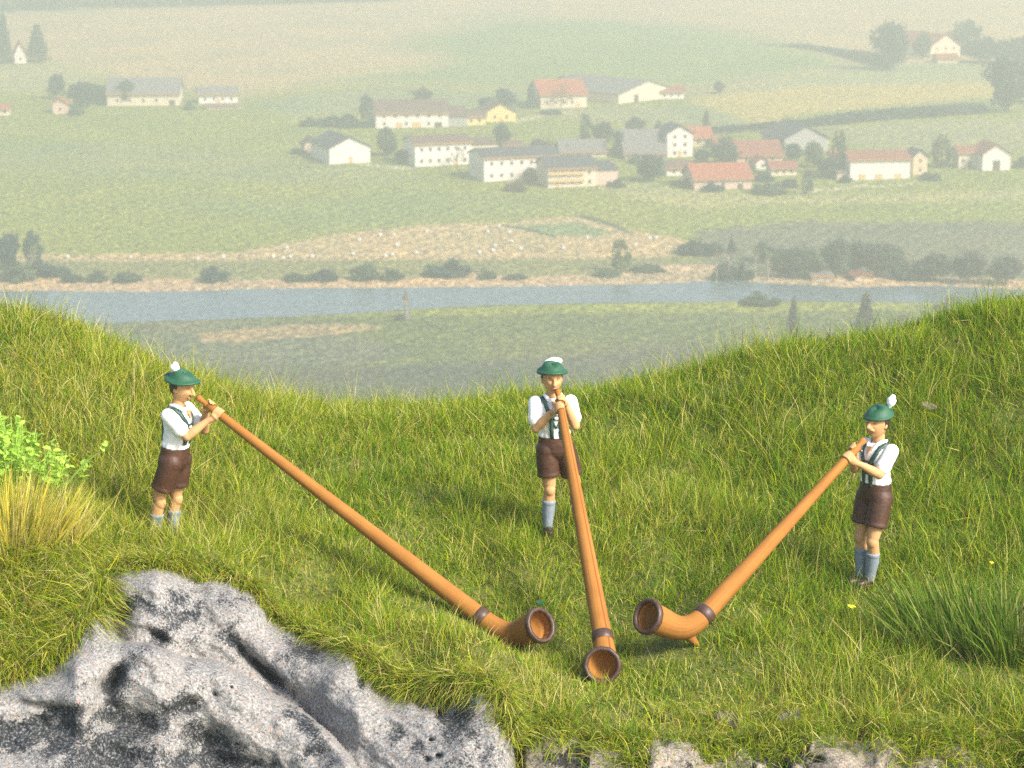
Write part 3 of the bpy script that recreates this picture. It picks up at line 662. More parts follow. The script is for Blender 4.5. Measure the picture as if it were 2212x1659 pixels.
# straw hanging over the ledge in uneven bunches
n = 16000; u = rng.uniform(1130, 2330, n); dens_ = .5 + .9 * fbm2(u / 55, u * 0, 83, 2); kk = rng.random(n) < np.clip(dens_, .12, 1); u = u[kk]; n = len(u)
off = rng.normal(-4, 15, n) + np.abs(rng.normal(0, 24, n)) * (rng.random(n) < .40); v = np.interp(u, lu, ltop) + off
t_ = np.interp(u, lu, lt0) + .06 - .30 * (1 - np.exp(-np.maximum(off, 0) / 22)) - .0016 * np.maximum(off, 0); bb = (v - 829.5) / FPX
parts.append(blades(t_ * (u - 1106) / FPX, t_ * (CP - bb * SP), ZC + t_ * (-SP - bb * CP) - .02, rng.uniform(.12, .38, n), rng.uniform(.005, .009, n), np.abs(rng.normal(1.0, .55, n)), rng.normal(-1.57, 1.0, n), pick(n, (2, 3, 3, 3, 3.2, 2.6, 1.2, 1.6)), bend=.8))
# straw rooted behind each stone and falling over it
for (u, v, w, _) in STONES:
    p, tq = hill_point(u, v); s = w * tq / FPX * .5 * 1.55; n = 200
    x = p[0] + rng.uniform(-1.35, 1.35, n) * s; y = p[1] + rng.uniform(.1, .9, n) * s; z = np.maximum(hill(x, y), p[2] + s * .38 * np.clip(1 - np.abs(x - p[0]) / (1.3 * s), 0, 1))
    parts.append(blades(x, y, z - .02, rng.uniform(.16, .42, n), rng.uniform(.005, .009, n), np.abs(rng.normal(.9, .45, n)), rng.normal(-1.57, .9, n), pick(n, STRAW), bend=1.0))
    n = 90; x = p[0] + rng.uniform(-1.3, 1.3, n) * s; y = p[1] - rng.uniform(.6, 1.0, n) * s
    parts.append(blades(x, y, hill(x, y) - .02, rng.uniform(.10, .30, n), rng.uniform(.005, .009, n), np.abs(rng.normal(.3, .4, n)), rng.uniform(0, 6.28, n), pick(n, STRAW), bend=.4))
g = join(parts, 'grass', M['grass']); tag(g, kind='stuff')
# turf bank under the shaggy mound
bu = np.linspace(-160, 236, 40); bv = np.linspace(0, 1, 24)
Ub = np.repeat(bu[:, None], 24, 1); vb1 = np.interp(bu, [-160, 0, 100, 165, 200, 236], [1468, 1458, 1428, 1388, 1330, 1236]); Vb = 1150 + (vb1[:, None] - 1150) * bv[None]
Tb = tmound(Ub, Vb) + .02; b_ = (Vb - 829.5) / FPX
Pm = np.stack([Tb * (Ub - 1106) / FPX, Tb * (CP - b_ * SP), ZC + Tb * (-SP - b_ * CP)], -1); Pn = Pm + np.array([.1, 1.2, -.5])
I = np.arange(40 * 24).reshape(40, 24); J = I + 960
F = np.vstack([q(I[:-1, :-1], I[:-1, 1:], I[1:, 1:], I[1:, :-1]), q(J[:-1, :-1], J[1:, :-1], J[1:, 1:], J[:-1, 1:]), q(I[:-1, 0], I[1:, 0], J[1:, 0], J[:-1, 0]), q(I[1:, -1], I[:-1, -1], J[:-1, -1], J[1:, -1]), q(I[0, 1:], I[0, :-1], J[0, :-1], J[0, 1:]), q(I[-1, :-1], I[-1, 1:], J[-1, 1:], J[-1, :-1])])
tag(link('turf_bank', mesh_np('turf_bank', np.vstack([Pm.reshape(-1, 3), Pn.reshape(-1, 3)]), F), M['soil']), kind='structure')

# ------------------------------------------------------------------ houses of the village
PAL = dict(white=(.76, .70, .63), cream=(.72, .60, .44), yellow=(.78, .60, .22), pink=(.66, .46, .36), grey=(.36, .35, .33), tan=(.60, .47, .30))
for k, c in PAL.items(): M['wall_' + k] = painted('plaster_' + k, tuple(x * .88 for x in c), .85, .05, .5, .1, .2)
def tiles(name, col):
    m, t, b = nodes(name); tc = nn(t, 'ShaderNodeTexCoord')
    w = nn(t, 'ShaderNodeTexWave', i_Scale=1.1, i_Distortion=1.5); w.bands_direction = 'Y'; t.links.new(tc.outputs['Object'], w.inputs['Vector'])
    n1 = nn(t, 'ShaderNodeTexNoise', i_Scale=.8, i_Detail=6.0, i_Roughness=.75); t.links.new(tc.outputs['Object'], n1.inputs['Vector'])
    c = ramp(t, n1.outputs['Fac'], [(.3, tuple(x * .7 for x in col)), (.7, tuple(x * 1.3 for x in col))]).outputs[0]
    c = mixc(t, 'MULTIPLY', .3, c, w.outputs['Color'])
    t.links.new(c, b.inputs['Base Color']); b.inputs['Roughness'].default_value = .9; b.inputs['Specular IOR Level'].default_value = .15
    return m
for k, c in dict(brown=(.15, .095, .075), grey=(.19, .175, .165), dark=(.075, .080, .090), red=(.36, .115, .060), rust=(.27, .10, .065)).items(): M['roof_' + k] = tiles('roof_tiles_' + k, c)
M['timber'] = painted('dark_timber', (.16, .085, .045), .8, .2, 1.5, .2)
M['pane'] = painted('window_pane', (.06, .07, .085), .12, .1, 2, 0, .5)
M['frame'] = painted('window_frame', (.46, .34, .22), .6, .1, 2, .1)
M['door'] = painted('tan_door', (.55, .36, .15), .7, .12, 2, .1)
M['gap'] = painted('dark_doorway_boards', (.085, .060, .050), .8, .1, 2, .1)

def opening(kind, parent, x, z, w, h, y=0., axis='x', mat=None):
    """window (frame with a pane set in it) or door on a wall plane"""
    m = MB(); f = min(.14, w * .16); e = .09
    if axis == 'x':
        B = lambda x0, x1, z0, z1, y0, y1: m.box(x0, x1, y0, y1, z0, z1)
    else:
        B = lambda x0, x1, z0, z1, y0, y1: m.box(y0, y1, x0, x1, z0, z1)
    B(x - w/2, x - w/2 + f, z, z + h, y - e, y + .02); B(x + w/2 - f, x + w/2, z, z + h, y - e, y + .02)
    B(x - w/2 + f, x + w/2 - f, z + h - f, z + h, y - e, y + .02); B(x - w/2 + f, x + w/2 - f, z, z + f, y - e, y + .02)
    o = m.obj(kind, M['frame'] if kind == 'window' else (mat or M['door']), parent)
    m = MB(); B(x - w/2 + f, x + w/2 - f, z + f, z + h - f, y - e * .45, y + .015)
    m.obj('pane' if kind == 'window' else 'panel', M['pane'] if kind == 'window' else (mat or M['door']), o)
    return o
def building(name, cat, label, u0, u1, vb, eave, roof, kind='long', wall='white', tile='brown', yaw=14, depth=None, wins=(4, 2), doors=(), base=None, over=None, chim=0, annex=None, timber=False, u_roof=None):
    """front wall from u0 to u1 on the ground line vb; wall eave pixels high, roof pixels high; yaw shows the shaded side wall"""
    p, t = ground(.5 * (u0 + u1), vb); p0, t0 = ground(u0, vb); k = t / FPX; ya = math.radians(yaw)
    Wd = (u1 - u0) * k / math.cos(ya); H = eave * k; R = roof * k
    p0 = at(u0, vb, t)
    o = empty(name, p0, ya); tag(o, label, cat, 'farm buildings of the village')
    if kind == 'long':
        Rr = R * .80; D = depth or max(7., 2 * Rr / .50); prof = None
        w = MB().add([], [])
        # walls: gable profile on the short sides
        m = MB(); y0, y1 = 0, D; ym = D / 2
        V = [(0, 0, -3), (0, D, -3), (0, D, H), (0, ym, H + Rr), (0, 0, H), (Wd, 0, -3), (Wd, D, -3), (Wd, D, H), (Wd, ym, H + Rr), (Wd, 0, H)]
        m.add(V, [(0, 4, 3, 2, 1), (5, 6, 7, 8, 9), (0, 5, 9, 4), (1, 2, 7, 6), (0, 1, 6, 5), (4, 9, 8, 3), (3, 8, 7, 2)])
        m.obj('wall', M['wall_' + wall], o)
        ov = .7 if over is None else over; th = .28; s = Rr / (D / 2); r = MB()
        for sg in (0, 1):
            ya_, yb_ = (-ov, ym) if sg == 0 else (D + ov, ym)
            za, zb = H - s * ov + .06, H + Rr + .06
            V = [(-ov, ya_, za), (Wd + ov, ya_, za), (Wd + ov, yb_, zb), (-ov, yb_, zb)]; V += [(x, y, z + th) for x, y, z in V]
            F = [(0, 3, 2, 1), (4, 5, 6, 7), (0, 1, 5, 4), (1, 2, 6, 5), (2, 3, 7, 6), (3, 0, 4, 7)]
            if sg: F = [f[::-1] for f in F]
            r.add(V, F)
        ro = r.obj('roof', M['roof_' + tile], o); MB().box(-ov, Wd + ov, -ov - .12, -ov - .01, H - s * ov - .25, H - s * ov + .36).obj('eave_board', M['fascia'], ro)
        for c in range(chim): MB().box(Wd * (.3 + .35 * c), Wd * (.3 + .35 * c) + .9, ym + .3, ym + 1.2, H + Rr * .55, H + Rr + 1.1).obj('chimney', M['wall_grey'], ro)
    else:
        D = depth or Wd * 1.25; Rr = R; xm = Wd / 2
        MB().prism([(0, -3), (Wd, -3), (Wd, H), (xm, H + Rr), (0, H)], 0, D).obj('wall', M['wall_' + wall], o)
        ov = .8 if over is None else over; th = .28; s = Rr / xm; r = MB()
        for sg in (0, 1):
            xa, xb = (-ov, xm) if sg == 0 else (Wd + ov, xm); za, zb = H - s * ov + .06, H + Rr + .06
            V = [(xa, -ov, za), (xb, -ov, zb), (xb, D + ov, zb), (xa, D + ov, za)]; V += [(x, y, z + th) for x, y, z in V]
            F = [(0, 3, 2, 1), (4, 5, 6, 7), (0, 1, 5, 4), (1, 2, 6, 5), (2, 3, 7, 6), (3, 0, 4, 7)]
            if sg: F = [f[::-1] for f in F]
            r.add(V, F)
        ro = r.obj('roof', M['roof_' + tile], o)
        if chim: MB().box(xm * .5, xm * .5 + .9, D * .5, D * .5 + .9, H + Rr * .3, H + Rr + .9).obj('chimney', M['wall_grey'], ro)
    if timber: MB().box(.0, Wd, -.07, .02, H * .55, H - .15).obj('timber_cladding', M['timber'], o)
    nw, nf = wins
    for f in range(nf):
        for i in range(nw):
            x = Wd * (i + .75) / (nw + .5); h = min(1.35, H / nf * .5); z = H * (f + .32) / nf
            if timber and z > H * .5: continue
            if any(abs(x - Wd * d[0]) < d[1] * k * .5 + .8 and z < d[2] * k for d in doors): continue
            opening('window', o, x, z, min(1.15, Wd / (nw + 1) * .6), h)
    if nf and kind == 'long': opening('window', o, D * .35, H * .35, 1.1, 1.3, 0, 'y'); opening('window', o, D * .68, H * .35, 1.1, 1.3, 0, 'y')
    for d in doors: opening('door', o, Wd * d[0], .0, d[1] * k, d[2] * k, 0, 'x', M['gap'] if len(d) > 3 else M['door'])
    if annex:                       # a lower wing beside the front wall: (side, width px, eave px, roof px, wall, tile)
        sd_, aw, ae, ar, awl, atl = annex; aW, aH, aR = aw * k, ae * k, ar * k; x0 = Wd + .02 if sd_ > 0 else -aW - .02; x1 = x0 + aW; aD = D * .7
        m = MB(); V = [(x0, 1.5, -3), (x0, aD, -3), (x0, aD, aH + aR), (x0, 1.5, aH), (x1, 1.5, -3), (x1, aD, -3), (x1, aD, aH + aR), (x1, 1.5, aH)]
        m.add(V, [(0, 3, 2, 1), (4, 5, 6, 7), (0, 4, 7, 3), (1, 2, 6, 5), (0, 1, 5, 4), (3, 7, 6, 2)]); a = m.obj('annex', M['wall_' + awl], o)
        m = MB(); V = [(x0 - .3, .9, aH), (x1 + .3, .9, aH), (x1 + .3, aD, aH + aR + .2), (x0 - .3, aD, aH + aR + .2)]; V += [(x, y, z + .25) for x, y, z in V]
        m.add(V, [(0, 3, 2, 1), (4, 5, 6, 7), (0, 1, 5, 4), (1, 2, 6, 5), (2, 3, 7, 6), (3, 0, 4, 7)]).obj('annex_roof', M['roof_' + atl], a)
    return o, Wd, H, k
Bd = building
Bd('barn', 'barn', 'long pale barn with a wide grey brown roof and yellow doors, beside the hedge', 812, 968, 277, 33, 28, 'long', 'white', 'brown', 8, None, (6, 2), [(.32, 14, 11), (.56, 20, 11), (.86, 16, 11, 1)], annex=(1, 42, 22, 16, 'grey', 'brown'))
Bd('farmhouse', 'house', 'bright yellow farmhouse gable next to the long barn, the only yellow gable', 1050, 1114, 264, 22, 18, 'gable', 'yellow', 'brown', 12, None, (2, 1), [(.5, 9, 9)])
Bd('stable', 'stable', 'low yellow walled wing standing just before the yellow gable', 1004, 1049, 271, 20, 10, 'long', 'yellow', 'brown', 12, None, (2, 1))
Bd('farmhouse', 'house', 'upper farmhouse with a faded red roof behind a bare brownish tree', 1168, 1268, 235, 30, 34, 'long', 'cream', 'red', 14, None, (5, 1), [(.8, 8, 10)])
Bd('barn', 'barn', 'large barn on the rise with cream gable, dark doorway and long grey roof', 1336, 1470, 224, 20, 24, 'gable', 'cream', 'grey', 42, 46, (2, 0), [(.30, 13, 17, 1)])
Bd('house', 'house', 'small white house tucked behind the big cream gabled barn', 1424, 1478, 214, 16, 12, 'long', 'white', 'rust', 10, None, (3, 1))
Bd('house', 'house', 'white gabled house at the meadow corner with a single brown shutter', 712, 798, 355, 35, 22, 'gable', 'white', 'dark', 22, 22, (0, 0), [(.52, 8, 14), (.36, 10, 1)])
Bd('cottage', 'house', 'tiny pale gabled cottage half hidden behind the white house at the meadow corner', 658, 692, 330, 18, 14, 'gable', 'pink', 'brown', 15, None, (1, 1))
Bd('farmhouse', 'house', 'long white farmhouse with a rounded bare tree before its wall', 897, 1018, 361, 50, 15, 'long', 'white', 'brown', 20, 14, (6, 2), [(.72, 9, 15)], annex=(1, 62, 42, 8, 'cream', 'brown'))
Bd('farmhouse', 'house', 'biggest white farmhouse with shaded gable end at the front of the village', 1046, 1208, 393, 52, 18, 'long', 'white', 'dark', 20, 16, (7, 2), [(.5, 10, 15)])
Bd('house', 'house', 'cream house with tan balconies and a dark roof, lowest in the village', 1184, 1288, 406, 42, 24, 'long', 'cream', 'dark', 14, 16, (5, 2), [(.2, 8, 14)], annex=(1, 52, 34, 10, 'pink', 'dark'))
Bd('barn', 'barn', 'low grey roofed barn behind the cream balcony house, white spots along its eaves', 1212, 1310, 340, 12, 26, 'long', 'white', 'grey', 6, None, (4, 1))
Bd('barn', 'barn', 'grey barn with a very tall plain roof next to the white tower-like house', 1350, 1438, 345, 14, 52, 'long', 'grey', 'grey', 4, None, (0, 0), [(.5, 12, 11, 1)])
Bd('house', 'house', 'tall narrow white house joined to the tall grey barn roof', 1441, 1497, 340, 52, 16, 'gable', 'white', 'dark', 14, None, (2, 3), [(.5, 8, 13)])
Bd('house', 'house', 'red roofed house with tan wall high behind the tall narrow white house', 1478, 1540, 318, 20, 24, 'long', 'tan', 'red', 10, None, (3, 1))
Bd('shed', 'shed', 'small white shed with brown roof before the red roofed barn', 1440, 1494, 380, 18, 14, 'long', 'white', 'brown', 10, None, (2, 1))
Bd('barn', 'barn', 'bright red tiled barn at the lower village edge with a white plinth wall', 1500, 1626, 411, 24, 33, 'long', 'pink', 'red', 10, None, (3, 1), [(.28, 14, 14, 1), (.8, 12, 12, 1)])
Bd('barn', 'barn', 'dull red roofed barn behind the leafy tree in the middle of the village', 1592, 1692, 352, 16, 32, 'long', 'pink', 'rust', 8, None, (3, 1))
Bd('cottage', 'house', 'little cream cottage with low rust roof beside the bright red tiled barn', 1666, 1722, 380, 17, 14, 'long', 'cream', 'rust', 10, None, (3, 1))
Bd('barn', 'barn', 'dark brown gabled barn standing over the poplars, almost all roof', 1694, 1792, 330, 30, 26, 'gable', 'grey', 'dark', 16, 22, (2, 1))
Bd('barn', 'barn', 'white barn with reddish brown roof and tan doors standing alone in the meadow', 1836, 1968, 389, 44, 16, 'long', 'white', 'rust', 8, 15, (0, 0), [(.2, 14, 12), (.48, 16, 12), (.8, 14, 12)], annex=(-1, 26, 16, 10, 'tan', 'grey'))
Bd('house', 'house', 'cream gabled house wing tucked against the lone white barn', 1972, 2004, 378, 40, 14, 'gable', 'tan', 'dark', 18, None, (1, 2))
Bd('house', 'house', 'pale house with a row of tall openings beside the gabled villa', 2070, 2120, 363, 34, 12, 'long', 'cream', 'rust', 8, None, (3, 1), [(.5, 8, 14, 1)])
Bd('villa', 'house', 'villa with a broad white gable and dark arch, at the village end', 2122, 2184, 369, 36, 20, 'gable', 'white', 'rust', 10, None, (2, 1), [(.5, 16, 22, 1)])
Bd('farmhouse', 'house', 'hillside farmhouse with salmon roof beside the big round blue green tree', 2010, 2080, 126, 26, 24, 'gable', 'cream', 'red', 26, 30, (3, 2), [(.5, 8, 9)])
Bd('shed', 'shed', 'tan shed before the hillside farmhouse with salmon roof', 2026, 2070, 137, 12, 8, 'long', 'tan', 'red', 10, 9, (2, 1))
Bd('barn', 'barn', 'very long grey roofed barn behind dark trees on the tan slope', 232, 386, 229, 26, 36, 'long', 'cream', 'grey', 4, None, (5, 1), [(.9, 12, 12, 1)])
Bd('house', 'house', 'white house with low grey roof and pink terrace, alone on the slope', 430, 512, 224, 20, 16, 'long', 'white', 'grey', 12, None, (4, 1), [(.5, 8, 10)])
Bd('terrace', 'terrace', 'pink terrace wall in front of the white house with low grey roof', 446, 518, 236, 8, 2, 'long', 'pink', 'grey', 4, 6, (0, 0))
Bd('house', 'house', 'little white house with pinkish roof between the two spruces', 32, 56, 137, 20, 24, 'gable', 'white', 'red', 12, 24, (1, 1))
Bd('shed', 'shed', 'salmon coloured shed in front of the dark trees on the slope', 114, 146, 246, 22, 10, 'gable', 'pink', 'red', 8, None, (1, 1))
Bd('cottage', 'house', 'cream cottage cut by the photo edge below the long grey roofed barn', -14, 20, 250, 15, 8, 'long', 'cream', 'red', 8, None, (2, 1))
Bd('shed', 'shed', 'small brown roofed shed between the red roofed house with tan wall and the leafy tree', 1546, 1578, 322, 12, 12, 'long', 'cream', 'rust', 10, None, (2, 1))
Bd('cottage', 'house', 'tiny white cottage in front of the dull red roofed barn', 1632, 1664, 366, 14, 12, 'gable', 'white', 'red', 12, None, (1, 1))
Bd('shed', 'shed', 'low pinkish shed at the wall of the long white farmhouse annex', 1088, 1126, 326, 12, 9, 'long', 'pink', 'brown', 10, None, (2, 1))
Bd('cottage', 'house', 'cream cottage behind the poplar and the dark gabled barn', 1800, 1832, 352, 14, 12, 'long', 'cream', 'rust', 10, None, (2, 1))
Bd('boathouse', 'boathouse', 'pale boathouse with a shallow roof on the river bank among trees', 1755, 1796, 606, 10, 6, 'long', 'white', 'grey', 6, 6, (2, 1))
Bd('boathouse', 'boathouse', 'tan hut on the river bank below the clump of trees', 1848, 1884, 607, 9, 6, 'gable', 'tan', 'rust', 8, 6, (1, 1))
# balconies of the cream house
bal = [o for o in COL.objects if o.get('label', '').startswith('cream house with tan balconies')][0]
for fz in (1.9, 4.3):
    m = MB(); m.box(.4, 12.5, -1.0, -.12, fz, fz + .14); m.box(.4, 12.5, -1.0, -.92, fz + .14, fz + 1.0); m.obj('balcony', M['door'], bal)

# ------------------------------------------------------------------ trees
def crown_mesh(seed, kind):
    r = np.random.default_rng(seed); Q = []
    def clump(c, rad, n, s):
        d = r.normal(size=(n, 3)); d /= np.linalg.norm(d, axis=1, keepdims=True); p = c + d * rad * r.uniform(.45, 1.05, (n, 1))
        a = r.normal(size=(n, 3)); a = a - d * (a * d).sum(1, keepdims=True) * .6; a /= np.linalg.norm(a, axis=1, keepdims=True); b = np.cross(a, d + r.normal(size=(n, 3)) * .4); b /= np.linalg.norm(b, axis=1, keepdims=True)
        s = s * r.uniform(.6, 1.3, (n, 1)); Q.append(np.stack([p - a * s, p + b * s * .7, p + a * s, p - b * s * .7], 1))
    if kind == 'conifer':
        for i in range(46):
            z = .10 + .88 * (i / 45.); w = .5 * (1 - z)**.85 + .015; a = i * 2.4
            for j in range(3): clump(np.array([math.cos(a + j * 2.1) * w * .62, math.sin(a + j * 2.1) * w * .62, z - .03]), .07 + w * .28, 14, .035)
    elif kind == 'column':
        for i in range(50):
            z = r.uniform(.06, .95); w = .42 * math.sin(math.pi * min(z * .92 + .06, 1))**.6; a = r.uniform(0, 6.28)
            clump(np.array([math.cos(a) * w, math.sin(a) * w, z]) * np.array([r.uniform(.5, 1), r.uniform(.5, 1), 1]), .13, 34, .036)
    elif kind == 'bush':
        for i in range(34):
            a = r.uniform(0, 6.28); q = r.uniform(0, 1)**.5; x, y = math.cos(a) * q * .44, math.sin(a) * q * .44
            z = r.uniform(.1, .78) * (1 - .55 * q * q) * r.uniform(.7, 1.15); clump(np.array([x, y, z]), .19, 52, .055)
    elif kind == 'sparse':
        for i in range(26):
            a = r.uniform(0, 6.28); q = r.uniform(.2, 1)**.5; z = r.uniform(.3, .95); w = .42 * math.sin(math.pi * (z * .85 + .1))
            clump(np.array([math.cos(a) * q * w, math.sin(a) * q * w, z]), .11, 20, .022)
    else:
        for i in range(50):
            d = r.normal(size=3); d /= np.linalg.norm(d); q = r.uniform(.45, 1)
            c = np.array([d[0] * .37 * q, d[1] * .37 * q, .52 + d[2] * .40 * q]); c[:2] *= 1 + .15 * math.sin(3 * i); clump(c, r.uniform(.12, .19), 46, .045)
    q = np.concatenate(Q).reshape(-1, 3); n = len(q) // 4
    me = mesh_np('crown', q, np.arange(n * 4).reshape(n, 4), smooth=False); return me
def trunk_mesh(kind):
    m = MB(); top = {'conifer': .92, 'column': .7, 'bush': .35, 'sparse': .8, 'round': .55}[kind]; r0 = {'bush': .03, 'sparse': .022}.get(kind, .03)
    m.tube([(0, 0, -.1), (.005, 0, .1), (-.008, .01, top * .6), (0, 0, top)], [r0, r0 * .8, r0 * .6, r0 * .2], 7, 'flat')
    if kind in ('round', 'sparse', 'bush'):
        for i in range(5):
            a = i * 1.3; z = top * (.35 + .12 * i); m.tube([(0, 0, z), (math.cos(a) * .13, math.sin(a) * .13, z + .10), (math.cos(a) * .26, math.sin(a) * .26, z + .24)], [r0 * .5, r0 * .35, r0 * .1], 5, 'flat')
    return m.mesh('trunk', True)
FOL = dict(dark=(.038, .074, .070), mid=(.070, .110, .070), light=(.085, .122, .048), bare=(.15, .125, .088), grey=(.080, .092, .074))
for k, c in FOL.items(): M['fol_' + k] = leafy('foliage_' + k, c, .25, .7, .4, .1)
M['bark'] = painted('bark', (.10, .075, .055), .9, .25, 3, .3); M['birch'] = painted('pale_bark', (.62, .54, .44), .85, .2, 3, .2)
CM = {}; TM = {}
def tree(kind, tone, u, vb, vt, wpx, label, name='tree', cat='tree', bark='bark', group='trees and bushes of the valley', near=False):
    p, t = ground(u, vb); k = t / FPX; h = (vb - vt) * k * 1.03; w = wpx * k
    key = (kind, tone, random.randrange(3))
    if key not in CM:
        me = crown_mesh(abs(hash(kind)) % 7 * 0 + len(CM) * 13 + 5, kind); me.materials.append(M['fol_' + tone]); CM[key] = me
    if (kind, bark) not in TM: me = trunk_mesh(kind); me.materials.append(M[bark]); TM[(kind, bark)] = me
    o = empty(name, p, random.uniform(0, 6.28)); tag(o, label, cat, group)
    c = link('crown', CM[key], None, o); c.scale = (w, w, h)
    b = link('trunk', TM[(kind, bark)], None, o); s = min(w, h); b.scale = (s, s, h)
    return o
